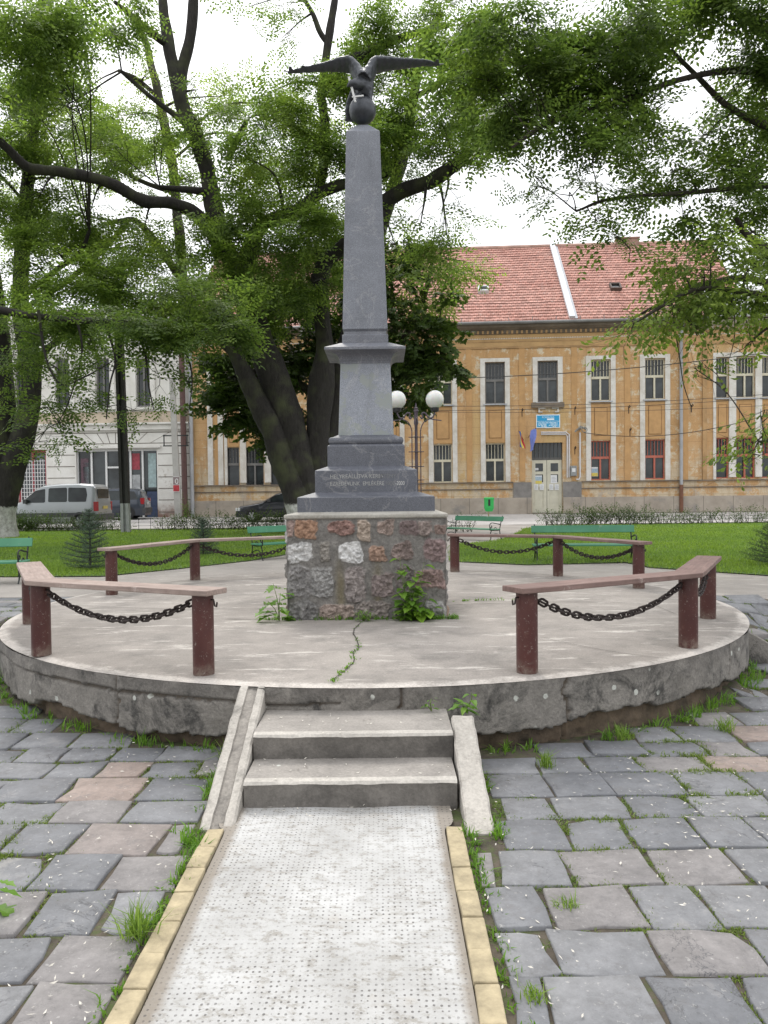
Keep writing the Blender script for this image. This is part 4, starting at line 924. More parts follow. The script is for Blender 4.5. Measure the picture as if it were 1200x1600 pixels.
# ---------------------------------------------------------------- white building
wb = empty('white_building', (0, FY, 0), FA, label='dirty white building with rusticated ground floor and a shop front behind the parked cars', cat='building')
t = NT('dirty_white_plaster'); zz = t.xyz(); b = t.ramp(t.noise(.7, 8, .72), .3, .7, (.60, .58, .54), (.78, .77, .74)); b = t.mix(t.ramp(t.noise(.6, 8, .75, vec=t.scaled((1, 1, .7))), .60, .66), b, (.42, .37, .31))
b = t.mix(t.math('MULTIPLY', t.mapr(zz[2], 3.2, 1.4), t.ramp(t.noise(.9, 7, .7), .54, .58)), b, (.33, .28, .23)); b = t.mix(t.math('MULTIPLY', t.mapr(zz[2], 1.3, .5), t.ramp(t.noise(.9, 7, .7), .38, .5)), b, (.24, .15, .12))
t.bump(t.noise(8, 6, .7), .3, .02); M_ww = t.done(b, .92); M_joint = basic('rustication_joint', (.17, .15, .13), .95)
M_wcream = basic('upper_wall_cream', (.50, .42, .33), .9, .25, .8)
WL, WR = fx(-140), XL-.02; z_c = fz(672, 200)
shop = [(fx(120, 770), fx(246, 770), fz(835, 180), fz(702, 180)), (fx(28, 770), fx(73, 770), GZ, fz(703, 50)), (fx(-70, 770), fx(-20, 770), GZ+.8, fz(703, 50))]
uw = [(fx(a, 600), fx(a+22, 600), fz(636, a), fz(560, a)) for a in (213, 150, 87, 24, -40, -100)]
wall_grid('wall', WL, WR, GZ-.3, fz(500, 200), shop+uw, M_ww, wb, 0, .35)
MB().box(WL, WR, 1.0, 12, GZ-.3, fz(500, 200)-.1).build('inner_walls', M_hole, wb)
MB().box(WL, WR, -.30, -.003, fz(662, 200)-.06, fz(662, 200)+.03).box(WL, WR, -.16, -.003, z_c, fz(662, 200)-.061).box(WL, WR, -.07, -.003, fz(640, 200)-.12, fz(640, 200)).build('ledge', M_ww, wb)
MB().box(WL, WR, -.03, -.002, fz(662, 200)+.04, fz(640, 200)-.13).build('parapet_band', M_wcream, wb)
MB().box(WL, WR, -.45, -.003, fz(500, 200)-.1, fz(500, 200)+.5).build('cornice', M_ww, wb); MB().prism([(-.5, fz(500, 200)+.5), (5, fz(500, 200)+1.1), (12, fz(500, 200)+.5)], 'x', WL, WR).build('roof', M_tile, wb)
jt = MB()
for py in (675, 692, 709, 727, 745, 763, 781, 800):
    z = fz(py, 260); 
    for a, b_ in (((WL, WR) if py < 700 else (fx(248, 770), WR)), ) + (() if py < 700 else ((fx(75, 770), fx(118, 770)),)): jt.box(a, b_, -.012, -.002, z-.02, z+.02)
cxa, cza = facade_ray(182, 760)
for a in (-62, -48, -33, -17, 0, 17, 33, 48, 62):
    p = []
    zb, ztp = fz(700, 180)+.25, fz(676, 180); dx = math.tan(R(a)); xb = cxa+1.9*dx*.55; xt = xb+(ztp-zb)*dx
    jt.beam((xb, -.008, zb), (xt, -.008, ztp), .04, .012, (0, 1, 0)) if False else jt.add([(xb-.02, -.013, zb), (xb+.02, -.013, zb), (xt+.02, -.013, ztp), (xt-.02, -.013, ztp)], [(0, 1, 2, 3)])
jt.build('rustication_joints', M_joint, wb)
MB().box(fx(116), fx(252), -.14, -.003, fz(701, 180)+.02, fz(699, 180)+.08).box(fx(20), fx(78), -.1, -.003, fz(703, 50)+.01, fz(700, 50)+.04).build('shop_lintel', M_ww, wb)
# shop front
M_wpvc = basic('white_pvc', (.70, .70, .70), .4, .05); sf = empty('shop_window', (0, .2, 0)); sf.parent = wb; x0, x1, z0, z1 = shop[0]
f_ = MB(); vs_ = [x0, fx(142, 770), fx(165, 770), fx(189, 770), fx(203, 770), fx(222, 770), x1]
for v_ in vs_: f_.box(v_-.05, v_+.05, -.05, .05, z0, z1)
zz_ = [z0+.05, z1-.05]
for a, b_ in zip(vs_[:-1], vs_[1:]):
    for z in zz_+([z1-1.0] if a in vs_[2:3] else [])+([z0+1.0] if a in vs_[0:2] else []): f_.box(a+.051, b_-.051, -.04, .04, z-.05, z+.05)
f_.build('frame', M_wpvc, sf); MB().box(x0+.01, x1-.01, .052, .06, z0+.01, z1-.01).build('pane', M_glass, sf)
for a, b_, c, d, col in ((.02, .14, .3, .9, (.12, .07, .09)), (.05, .14, .55, .85, (.4, .5, .52)), (.66, .78, .76, .95, (.33, .05, .07)), (.66, .78, .5, .7, (.4, .41, .42)), (.86, .98, .55, .95, (.33, .43, .44)), (.84, .99, .12, .5, (.04, .06, .12)), (.84, .99, .02, .16, (.45, .08, .05))):
    W = x1-x0; H = z1-z0; MB().box(x0+W*a+.06, x0+W*b_-.05, -.004+.048-.01, .050, z0+H*c, z0+H*d).build('poster', basic('poster_print', col, .6, .35, 5), sf)
sd = empty('shop_door', (0, .2, 0)); sd.parent = wb; x0, x1, z0, z1 = shop[1]; xm = (x0+x1)/2
M_dred = basic('red_door_frame', (.34, .07, .08), .6)
MB().box(x0, x0+.12, -.06, .06, z0, z1).box(x1-.12, x1, -.06, .06, z0, z1).box(x0+.12, x1-.12, -.06, .06, z1-.15, z1).box(xm-.06, xm+.06, -.06, .06, z0, z1-.151).build('frame', M_dred, sd); MB().box(x0+.01, x1-.01, .062, .07, z0, z1-.01).build('pane', basic('dim_display', (.10, .11, .12), .2, .7, 4), sd)
g = MB(); x = x0+.14
while x < x1-.12: g.box(x, x+.03, -.1, -.075, z0+.1, z1-.55); x += .16
z = z0+.15
while z < z1-.5: g.box(x0+.12, x1-.12, -.075, -.055, z, z+.03); z += .22
g.build('grille', M_wpvc, sd)
for (x0, x1, z0, z1) in uw:
    e = empty('window', ((x0+x1)/2, .15, z0)); e.parent = wb; W, H = (x1-x0)/2, z1-z0
    MB().box(-W, -W+.09, -.04, .04, 0, H).box(W-.09, W, -.04, .04, 0, H).box(-W+.091, W-.091, -.04, .04, H-.1, H).box(-W+.091, W-.091, -.04, .04, 0, .1).box(-.05, .05, -.04, .04, .101, H-.101).build('frame', M_grey_w, e); MB().box(-W, W, .045, .05, 0, H).build('pane', M_glass, e)
    s_ = MB().box(x0-.35, x1+.35, -.2, -.003, z0-.16, z0-.02).box(x0-.28, x0-.003, -.1, -.003, z0, z1+.2).box(x1+.003, x1+.28, -.1, -.003, z0, z1+.2).box(x0-.28, x1+.28, -.14, -.003, z1+.201, z1+.45); s_.build('window_surround', M_ww, wb)
MB().tube([(WR-.28, -.3, ev-.5), (WR-.22, -.3, GZ)], .15, 10).build('downpipe', basic('brown_pipe', (.10, .05, .045), .6, .2), wb, True)
# overhead cables
M_cab = basic('black_cable', (.02, .02, .02), .6)
def cable(pts, label, r=.014, sag=0.0, off=-1.2):
    P = []
    for px, py, d in pts: P.append(at(px, py, d))
    A, B = P; n = 24; c_ = A; pl_ = [A.lerp(B, k/n)-A-Vector((0, 0, sag*4*(k/n)*(1-k/n))) for k in range(n+1)]
    o = MB().tube(pl_, r, 5).build('overhead_cable', M_cab, None); o.location = A; tag(o, label, 'cable', 'overhead cables in front of the ochre building')
cable([(640, 592, 39), (1260, 542, 37.5)], 'thick topmost overhead cable crossing the upper ochre windows', .022, .35)
cable([(640, 634, 39), (1260, 611, 37)], 'overhead cable just above the upper sills, second from the top', .012, .25)
cable([(640, 641, 39), (1260, 617, 37)], 'overhead cable crossing level with the upper sills, third from the top', .012, .22)
cable([(640, 643, 39.5), (1260, 630, 38)], 'overhead cable below the upper sills, fourth from the top', .010, .2)
cable([(912, 676, 41.2), (1260, 626, 36)], 'lowest overhead cable, running from the wall bracket beside the door', .018, .75)
# ============================================================ lawns, grass
def leafmat(name, c1, c2, tr=.45, rough=.5, attr=None, big=1.2):
    t = NT(name); isl = t.island(); b = t.ramp(isl, 0, 1, c1, c2); b = t.mix(t.ramp(t.noise(big, 3, .6), .35, .65), b, t.mix(1.0, b, (1.25, 1.18, .8), 'MULTIPLY'))
    t.L(b, t.b.inputs['Base Color']); t.b.inputs['Roughness'].default_value = rough; t.b.inputs['Specular IOR Level'].default_value = .3
    tl = t.n.new('ShaderNodeBsdfTranslucent'); t.L(t.mix(1.0, b, (1.5, 1.6, 1.0), 'MULTIPLY'), tl.inputs['Color'])
    mx = t.n.new('ShaderNodeMixShader'); mx.inputs[0].default_value = tr; t.L(t.b.outputs[0], mx.inputs[1]); t.L(tl.outputs[0], mx.inputs[2])
    out = t.n['Material Output']; t.L(mx.outputs[0], out.inputs['Surface']); return t.m
M_grass = leafmat('grass_blades', (.10, .175, .034), (.21, .31, .07), .35, big=.6); M_lawn = basic('lawn_soil_green', (.07, .125, .022), .95, .3, 1.5, .5)
M_weed = leafmat('weed_leaves', (.075, .17, .02), (.15, .28, .05), .4, .45); M_moss = leafmat('joint_weeds', (.08, .125, .03), (.17, .235, .07), .35)
LL = [(-15, 11.6), (-5.9, 11.85), (-4.3, 11.75), (-3.4, 12.9), (-2.5, 14.3), (-1.9, 16), (-1.8, 20), (-2.5, 29.8), (-15, 29.8), (-26, 29.8), (-26, 11.6)]
RL_ = [(1.15, 13.7), (2.4, 12.85), (4.1, 13.1), (4.2, 12.2), (5.4, 10.9), (7.5, 9.7), (14, 9.3), (25, 9.3), (25, 29.8), (6.6, 29.8), (4.9, 27), (3.9, 23), (2.7, 19.2), (1.7, 18.6)]
sheet('left_lawn_ground', LL, M_lawn, .012, 1.0); sheet('right_lawn_ground', RL_, M_lawn, .012, 1.0)
def inpoly(x, y, P):
    r = np.zeros(len(x), bool); n = len(P)
    for i in range(n):
        (x0, y0), (x1, y1) = P[i], P[(i+1) % n]
        c = ((y0 > y) != (y1 > y)); xi = (x1-x0)*(y-y0)/((y1-y0) if y1 != y0 else 1e-9)+x0
        r ^= c & (x < xi)
    return r
def blades(name, X, Y, Z, h, wd, m, per=3, lean=.5, parent=None, spread=.03, kind='stuff'):
    n = len(X)*per; X = np.repeat(X, per)+rng.normal(0, spread, n); Y = np.repeat(Y, per)+rng.normal(0, spread, n); Z = np.repeat(Z, per)
    h = np.repeat(np.broadcast_to(h, (n//per,)), per)*rng.uniform(.55, 1.25, n); wd = np.repeat(np.broadcast_to(wd, (n//per,)), per)*rng.uniform(.7, 1.3, n)
    a = rng.uniform(0, 2*np.pi, n); l = np.abs(rng.normal(0, lean, n)); fa = rng.uniform(0, np.pi, n)
    dx, dy = np.cos(a)*l*h, np.sin(a)*l*h; ux, uy = np.cos(fa)*wd/2, np.sin(fa)*wd/2
    P = np.zeros((n, 6, 3), np.float32)
    for k, (f_, g, ww) in enumerate(((0, 0, .7), (.55, .3, 1), (1, 1, .12))):
        for s_, j in ((-1, 2*k), (1, 2*k+1)):
            P[:, j, 0] = X+dx*g+s_*ux*ww; P[:, j, 1] = Y+dy*g+s_*uy*ww; P[:, j, 2] = Z+h*f_*(1-.25*l*g)
    b = np.arange(n)*6; Q = np.concatenate([np.stack([b, b+1, b+3, b+2], 1), np.stack([b+2, b+3, b+5, b+4], 1)])
    return npmesh(name, P.reshape(-1, 3), Q, m, parent)
def scatter_lawn(P, n):
    y = 9.3+(29.8-9.3)*rng.beta(1.0, 1.25, n*2); x = rng.uniform(-.56, .56, n*2)*y
    k = inpoly(x, y, P); return x[k][:n], y[k][:n]
for nm, P, n in (('left_lawn_grass', LL, 60000), ('right_lawn_grass', RL_, 60000)):
    X, Y = scatter_lawn(P, n); cl_ = np.array([mnoise.noise(Vector((a*1.3, b*1.3, 0))) for a, b in zip(X[:], Y[:])])
    tag(blades(nm, X, Y, gzv(X, Y)+.005, .052*(1+.5*cl_)+.010, .006+.00042*Y, M_grass, 2, .5, spread=.05), 'short bright green lawn grass on the %s of the path' % ('left' if 'left' in nm else 'right'), 'grass', kind='stuff')
# small weeds in the joints of the paving
J = np.array(joints); J = J[(J[:, 1] < 9.3)]
dn_ = np.array([mnoise.noise(Vector((a*1.4, b*1.4, 2))) for a, b in J]); k = (rng.random(len(J)) < np.clip(.66+1.6*dn_, .08, .97)); J = J[k]; dn_ = dn_[k]
k = np.array([not blocked(a, b, -.02) for a, b in J]); J = J[k]; dn_ = dn_[k]
J = np.repeat(J, 6, 0)+rng.normal(0, .018, (len(J)*6, 2)); dj = np.repeat(dn_, 6)
tag(blades('joint_weeds', J[:, 0], J[:, 1], gzv(J[:, 0], J[:, 1])-.014, (.016+.022*np.clip(dj, 0, 1)), .0055, M_moss, 5, .9, spread=.012), 'low green weeds sprouting in the joints of the slate paving', 'weeds', kind='stuff')
# weeds along the brick edging, wall foot and the cracks
E_x, E_y, E_h, E_z = [], [], [], []
def line_w(p, q, n, h, jit=.03, z=None):
    for _ in range(n):
        f_ = random.random(); x = p[0]+(q[0]-p[0])*f_+random.gauss(0, jit); y = p[1]+(q[1]-p[1])*f_+random.gauss(0, jit)
        c_ = .5+1.2*mnoise.noise(Vector((x*2.2, y*2.2, 7)))
        if c_ < random.random()*.7: continue
        E_x.append(x); E_y.append(y); E_h.append(h*random.uniform(.4, 1.2)*(.5+c_)); E_z.append(gz(x, y)-.012 if z is None else z)
line_w((-.90, 1.5), (-.90, 3.75), 200, .04, .018); line_w((.395, 1.5), (.395, 3.7), 200, .04, .018); line_w((-.96, 3.6), (-.96, 4.7), 120, .06, .02); line_w((.54, 3.6), (.54, 4.6), 110, .06, .02)
for a in np.linspace(-math.pi+.1, -.25, 60):
    if -2.0+.17 < a+.0 < -1.36: continue
    x, y = PCX+(PR+.03)*math.cos(a), PCY+(PR+.03)*math.sin(a); line_w((x-.07, y), (x+.07, y), 8, .075, .03)
for p, q, n in (((-1.3, 8.35), (-.95, 8.3), 50), ((-1.15, 7.35), (-.9, 7.3), 30), ((.7, 8.45), (1.6, 8.5), 30), ((-1.5, 9.9), (-1.2, 9.6), 24)): line_w(p, q, n, .03, .012, PZ+.002)
for pts, wd in cracks[:1]:
    P = [atz(px, py, PZ) for px, py in pts]
    for a, b_ in zip(P[:-1], P[1:]): line_w((a.x, a.y), (b_.x, b_.y), 6, .016, .006, PZ+.002)
line_w((-.95, 7.30), (.6, 7.30), 110, .05, .02, PZ); line_w((.25, 7.28), (.68, 7.26), 90, .07, .03, PZ)
tag(blades('wall_foot_weeds', np.array(E_x), np.array(E_y), np.array(E_z), np.array(E_h), .0075, M_weed, 5, .8, spread=.012), 'grass and weeds along the platform wall, the cracks and the brick edging', 'weeds', kind='stuff')
# fallen white petals / dry leaflets
n = 3400; y = rng.uniform(1.6, 7.5, n)**1.0; x = rng.uniform(-.58, .58, n)*(y+.4); kk = np.array([(not blocked(a, b, -.02)) and mnoise.noise(Vector((a*1.7, b*1.7, 5)))+.25 > rng.random()*.6 for a, b in zip(x, y)]); x, y = x[kk], y[kk]
xs2, ys2 = rng.uniform(-.72, .35, 70), rng.choice([4.33, 4.5, 4.0, 4.15, 4.6, 3.9], 70)+rng.normal(0, .05, 70)
zs = np.concatenate([gzv(x, y)+.013, np.where(ys2 > 4.31, .289, np.where(ys2 > 3.97, .149, .016))]); x = np.concatenate([x, xs2]); y = np.concatenate([y, ys2]); n = len(x)
a = rng.uniform(0, 2*np.pi, n); L_, W_ = rng.uniform(.007, .015, n), rng.uniform(.002, .0038, n); P = np.zeros((n, 4, 3), np.float32)
for j, (u, v) in enumerate(((1, 0), (0, 1), (-1, 0), (0, -1))):
    P[:, j, 0] = x+np.cos(a)*L_*u-np.sin(a)*W_*v; P[:, j, 1] = y+np.sin(a)*L_*u+np.cos(a)*W_*v; P[:, j, 2] = zs+rng.uniform(-.002, .005, n)
tag(npmesh('petal_litter', P.reshape(-1, 3), np.arange(n*4).reshape(-1, 4), basic('dry_petals', (.55, .52, .46), .8, .25, 30)), 'tiny pale fallen petals scattered over the slate paving', 'petals', kind='stuff')

# ---- leafy single plants
def leaf_shape(mb, base, d, up_, L_, W_, fold=.25, lobed=False):
    d = d.normalized(); s_ = d.cross(up_).normalized(); n_ = s_.cross(d)
    prof = ((0, .0), (.12, .42), (.35, .5), (.65, .36), (.88, .14), (1, 0)) if not lobed else ((0, .03), (.15, .12), (.25, .30), (.33, .14), (.48, .42), (.56, .2), (.72, .46), (.82, .2), (1, 0))
    V = []; k = len(prof)
    for f_, w_ in prof:
        c_ = base+d*(L_*f_)-n_*(L_*.28*f_*f_); V += [c_+s_*(W_*w_)+n_*(fold*W_*w_), c_, c_-s_*(W_*w_)+n_*(fold*W_*w_)]
    mb.add(V, [(3*i+j, 3*i+j+1, 3*i+j+4, 3*i+j+3) for i in range(k-1) for j in range(2)])
def plant(name, loc, label, cat, stems, L_, W_, group=None, lobed=False, m=None):
    e = empty(name, loc, label=label, cat=cat, group=group); lf = MB(); sm = MB(); r_ = random.Random(hash(label) % 999 if False else len(label)*7)
    for (tip, n_, s0) in stems:
        tip = Vector(tip); pts = [Vector((s0[0], s0[1], 0)), Vector((s0[0], s0[1], 0)).lerp(tip, .5)+Vector((r_.uniform(-.02, .02), r_.uniform(-.03, 0), .02)), tip]; sm.tube(pts, [.005, .004, .002], 5)
        for k in range(n_):
            f_ = (k+.6)/n_; p = pts[0].lerp(pts[1], f_*2) if f_ < .5 else pts[1].lerp(pts[2], f_*2-1)
            a = k*2.4+r_.random(); d = Vector((math.cos(a), math.sin(a)*.7-.45, r_.uniform(-.1, .5))); pet = p+d.normalized()*.02; sc = r_.uniform(.65, 1.15)*(1-.3*f_)
            leaf_shape(lf, pet, d+Vector((0, 0, -.2)), Vector((0, 0, 1)), L_*sc, W_*sc, lobed=lobed)
    sm.build('stem', basic('weed_stem', (.12, .17, .05), .7) if 'weed_stem' not in bpy.data.materials else bpy.data.materials['weed_stem'], e); lf.build('leaves', m or M_weed, e, False)
plant('leafy_shrub', (.23, 7.26, PZ), 'heart-leaved green shrub growing up the front of the stone pedestal', 'shrub',
      [((-.09, -.06, .60), 10, (0, 0)), ((-.05, -.08, .54), 9, (.0, 0)), ((.14, -.06, .55), 6, (.04, 0)), ((.05, -.08, .48), 9, (.04, 0)), ((.03, -.10, .42), 9, (.0, 0)), ((.1, -.1, .34), 8, (.04, 0)), ((-.08, -.08, .28), 8, (-.02, 0)), ((.17, -.08, .24), 7, (.07, 0)), ((.02, -.12, .2), 8, (.02, -.02)), ((.10, -.12, .13), 8, (.08, -.02)), ((-.05, -.1, .1), 7, (-.04, -.02)), ((.22, -.08, .12), 6, (.12, 0)), ((.0, -.08, .34), 7, (0, 0))], .125, .11, m=leafmat('shrub_leaves', (.07, .15, .025), (.17, .30, .05), .35, .4))
plant('sow_thistle', (-1.0, 7.28, PZ), 'jagged leaved weed at the left corner of the stone pedestal', 'weed', [((-.05, -.04, .36), 8, (0, 0)), ((-.1, -.06, .2), 6, (0, 0)), ((.02, -.06, .27), 6, (0, 0)), ((-.12, -.05, .1), 5, (0, 0))], .19, .11, lobed=True)
plant('grass_clump', (-.20, 7.22, PZ), 'dense green grass clump at the foot of the pedestal where the crack begins', 'grass clump', [((math.cos(a)*.07, math.sin(a)*.04-.03, .08+.03*math.sin(a*3)), 9, (0, 0)) for a in np.linspace(0, 6, 9)], .06, .014)
plant('wall_weed', (.475, 4.66, .30), 'bright young broad leaved weed growing out of the platform wall above the right cheek', 'weed', [((.04, -.05, .13), 5, (0, 0)), ((-.04, -.05, .07), 6, (0, 0)), ((.01, -.06, .05), 6, (0, 0))], .085, .045)
plant('wall_weed', (.28, 4.73, .29), 'small pale weed sprouting on the top step against the platform wall', 'weed', [((.0, -.02, .08), 6, (0, 0)), ((-.03, -.02, .05), 4, (0, 0))], .04, .018)
plant('dock_weed', (-1.62, 3.02, .0), 'large broad leaved weed in the paving at the left edge of the photo', 'weed', [((.08, -.05, .14), 6, (0, 0)), ((-.02, -.05, .12), 6, (0, 0)), ((.02, -.1, .04), 6, (0, 0))], .17, .07, lobed=True)
def tuft(x, y, h, n, label):
    e = empty('grass_tuft', (x, y, gz(x, y)-.01), label=label, cat='grass tuft'); o = blades('blades', np.zeros(n), np.zeros(n), np.zeros(n), h, .005, M_grass, 1, .7, e, .022)
tuft(-.93, 2.82, .13, 110, 'long bladed grass tuft beside the left row of yellow bricks'); tuft(.47, 2.45, .06, 60, 'bright grass tuft beside the lower end of the right row of yellow bricks')
tuft(.70, 3.0, .05, 60, 'bright grass tuft between slates right of the white path'); tuft(-.98, 4.75, .12, 70, 'tall grass tuft in the corner left of the left cheek wall')
for i, (x, y) in enumerate(((.95, 4.55), (1.55, 5.0), (2.3, 5.2))): tuft(x, y, .11, 70, 'weedy grass tuft at the foot of the right platform wall, %s' % ('nearest the steps', 'second from the steps', 'farthest from the steps')[i])

# ============================================================ benches
M_bgreen = (lambda t: (t.bump(t.noise(40, 5, .7, vec=t.scaled((.1, 1, 1))), .2, .003), t.done(t.mix(t.ramp(t.noise(5, 8, .8), .58, .66), t.ramp(t.noise(2, 5), .3, .7, (.035, .16, .085), (.07, .24, .14)), (.16, .26, .19)), .55))[1])(NT('green_bench_paint'))
M_iron = basic('black_cast_iron', (.018, .022, .022), .5, .3, 20, .3, .3)
def bench(x, y, rot, L_, label):
    e = empty('park_bench', (x, y, gz(x, y)), R(rot), label=label, cat='bench', group='green park benches round the platform')
    for sx in (-1, 1):
        X = sx*(L_/2-.06); m_ = MB()
        def tb(pts, r=.012): m_.tube([(X, a, b) for a, b in [tuple(p) for p in spline(pts, 5)]], r, 6)
        tb([(.30, 0), (.22, .10), (.19, .22), (.19, .32), (.24, .48), (.30, .64)]); tb([(-.22, 0), (-.17, .08), (-.19, .18), (-.15, .27)]); tb([(-.20, .285), (0, .265), (.19, .27)]); tb([(-.19, .10), (-.05, .18), (.1, .17), (.20, .12)], .009)
        tb([(.22, .42), (.05, .445), (-.12, .47), (-.20, .44), (-.21, .37), (-.16, .34), (-.13, .37), (-.15, .40)]); tb([(-.21, .37), (-.20, .28)]); tb([(-.05, .27), (-.03, .33), (.02, .35), (.05, .32), (.02, .29)], .008)
        m_.build('iron_frame', M_iron, e, True)
    for y0 in (-.20, -.02): MB().box(-L_/2, L_/2, y0, y0+.165, .285, .315).build('seat_slat', M_bgreen, e, bevel=.006)
    b_ = MB().box(-L_/2, L_/2, -.012, .012, -.065, .065).build('back_slat', M_bgreen, e, bevel=.006); b_.location = (0, .262, .56); b_.rotation_euler = (R(-18), 0, 0)
bench(3.47, 13.35, -6, 1.78, 'long green bench behind the back right railing, facing the monument')
bench(2.35, 20.6, -48, 1.7, 'small distant green bench beside the pedestal, on the path towards the street')
bench(-1.75, 15.0, 38, 1.75, 'green bench on the lawn edge just left of the pedestal')
bench(-6.05, 11.0, 8, 1.8, 'green bench at the left edge of the photo behind the front left railing')

# ============================================================ street lamp, poles, bin
M_purp = basic('purple_grey_paint', (.085, .065, .085), .5, .25, 8); M_cup = basic('black_cup', (.015, .015, .017), .5)
lx_, ly_ = at(650.5, 700, 17).x, 17.0; lz = gz(lx_, 17); lamp = empty('street_lamp', (lx_, ly_, lz), label='ornate purple grey lamp post with two white globes behind the monument', cat='street lamp')
def LZ(py): return at(650, py, 17).z-lz
MB().lathe([(.10, 0), (.10, .12), (.06, .2), (.05, .5), (.035, .6), (.032, LZ(665)), (.05, LZ(662)), (.05, LZ(658)), (.040, LZ(655)), (.042, LZ(645)), (.062, LZ(642)), (.04, LZ(640)), (.05, LZ(638)), (.02, LZ(636)), (.012, LZ(631)), (.0, LZ(629))], 14).build('post', M_purp, lamp, True)
rods = MB()
for k in range(4):
    a = math.pi/2*k; c_, s_ = math.cos(a), math.sin(a)
    rods.tube([(c_*r_, s_*r_, z) for r_, z in spline([(.095, .2), (.095, LZ(690)), (.10, LZ(672)), (.17, LZ(660)), (.30, LZ(655)), (.40, LZ(656)), (.56, LZ(657.5))], 6)], .013, 6)
for py in (683, 706, 729, 750): rods.tube([(-.17, 0, LZ(py)), (.17, 0, LZ(py))], .011, 6).tube([(0, -.17, LZ(py)), (0, .17, LZ(py))], .011, 6).lathe([(.05, -.012), (.10, 0), (.05, .012)], 12, (0, 0, LZ(py)))
rods.build('scroll_rods', M_purp, lamp, True)
t = NT('opal_glass'); t.b.inputs['Subsurface Weight'].default_value = .15; M_opal = t.done(t.ramp(t.noise(6, 3), .3, .7, (.68, .68, .66), (.78, .78, .77)), .12)
for sg in (-1, 1):
    ar = MB(); P = [(sg*r_, 0, z) for r_, z in spline([(.10, LZ(651)), (.12, LZ(654)), (.15, LZ(652)), (.13, LZ(646.5)), (.20, LZ(645.5)), (.27, LZ(652)), (.35, LZ(653)), (.40, LZ(648)), (.415, LZ(643))], 6)]; ar.tube(P, .018, 8); ar.build('arm', M_purp, lamp, True)
    MB().lathe([(.05, LZ(644)), (.09, LZ(642.5)), (.095, LZ(637.5))], 16, (sg*.415, 0, 0)).build('cup', M_cup, lamp, True)
    gb = MB().lathe([(.2*math.cos(a), LZ(624.5)+.2*math.sin(a)) for a in np.linspace(-1.35, 1.57, 20)], 24, (sg*.415, 0, 0)).build('globe', M_opal, lamp, True)
# tall dark pole on the left with a globe lamp
p = at(198, 831, 27.5); gzp = gz(p.x, p.y); up_e = empty('lamp_pole', (p.x, p.y, gzp), label='tall dark slotted pole with a light lower part, left of the monument', cat='pole')
tp = at(186, 500, 27.5)-Vector((p.x, p.y, gzp)); M_poled = basic('tarred_pole', (.035, .033, .032), .8, .3, 4); M_polel = basic('pale_pole_foot', (.33, .34, .34), .8, .2, 5)
def vbar(z0, z1, m, nm): 
    q0, q1 = tp*(z0/tp.z), tp*(z1/tp.z); b_ = MB(); 
    for s_ in (-.16, .10): b_.beam((q0.x+s_*.8, 0, q0.z), (q1.x+s_*.7, 0, q1.z), .10, .2, (0, 1, 0))
    b_.beam((q0.x-.04, .03, q0.z), (q1.x-.04, .03, q1.z), .16, .08, (0, 1, 0)); b_.build(nm, m, up_e)
vbar(-.1, LZ(700) if False else 1.05, M_polel, 'pole_foot'); vbar(1.05, tp.z, M_poled, 'pole_shaft')
gp_ = at(151, 494.5, 27.5)-Vector((p.x, p.y, gzp)); MB().tube([tp, tp+Vector((-.2, 0, .1)), gp_+Vector((0, 0, .2)), gp_+Vector((0, 0, .1))], .04, 6).build('arm', M_poled, up_e); MB().lathe([(.17*math.cos(a), .17*math.sin(a)) for a in np.linspace(-1.5, 1.5, 14)], 18, tuple(gp_)).build('globe', M_opal, up_e, True)
# concrete pole near the buildings
p = at(279, 807, 41); gzp = gz(p.x, p.y); cpole = empty('utility_pole', (p.x, p.y, gzp), label='pale concrete utility pole with a small red notice before the white building', cat='pole')
h_ = at(272, 590, 41).z-gzp; MB().frust([(0, 0, .17, .12, 0), (-.22, 0, .13, .1, h_)]).build('shaft', basic('pole_concrete', (.40, .39, .37), .9, .15, 3), cpole); z = at(275, 758, 41).z-gzp
MB().box(-.22, .12, -.16, -.13, z-.35, z+.45).build('notice', M_wpvc, cpole); MB().box(-.21, .11, -.165, -.161, z-.33, z-.0).build('red_panel', basic('notice_red', (.40, .03, .04), .6), cpole); MB().box(-.21, .11, -.165, -.161, z+.02, z+.43).build('grey_panel', basic('notice_grey', (.22, .17, .17), .6), cpole)
text('notice_figure', '0', .42, (-.13, -.168, z+.06), basic('notice_white', (.7, .7, .7), .6), cpole)
z = at(275, 688, 41).z-gzp; bk = MB().box(-.75, .6, -.03, .0, z-.32, z-.26).box(-.75, .6, -.03, .0, z+.22, z+.28).box(-.72, -.66, -.05, -.031, z-.3, z+.3).box(.5, .56, -.05, -.031, z-.3, z+.3).build('bracket', M_iron, cpole)
tag(plant('wall_shrub', (p.x+.45, p.y-.3, gzp), 'spindly green sapling at the foot of the concrete utility pole', 'sapling', [((.2*math.cos(a), .2*math.sin(a), 1.0+.5*math.sin(a*2)), 14, (0, 0)) for a in np.linspace(0, 6, 7)], .16, .09) or bpy.data.objects[-1]) if False else plant('sapling', (p.x+.45, p.y-.3, gzp), 'spindly green sapling at the foot of the concrete utility pole', 'sapling', [((.2*math.cos(a), .2*math.sin(a), 1.0+.4*math.sin(a*2)), 14, (0, 0)) for a in np.linspace(0, 6, 7)], .16, .09)
p = at(764, 806, 36); gzp = gz(p.x, p.y); bn = empty('litter_bin', (p.x, p.y, gzp), label='bright green litter bin on a thin post before the ochre building', cat='litter bin')
zt = at(764, 777, 36).z-gzp; MB().tube([(0, .14, 0), (0, .14, zt+.0)], .03, 8).build('post', basic('bin_post', (.35, .28, .15), .7), bn)
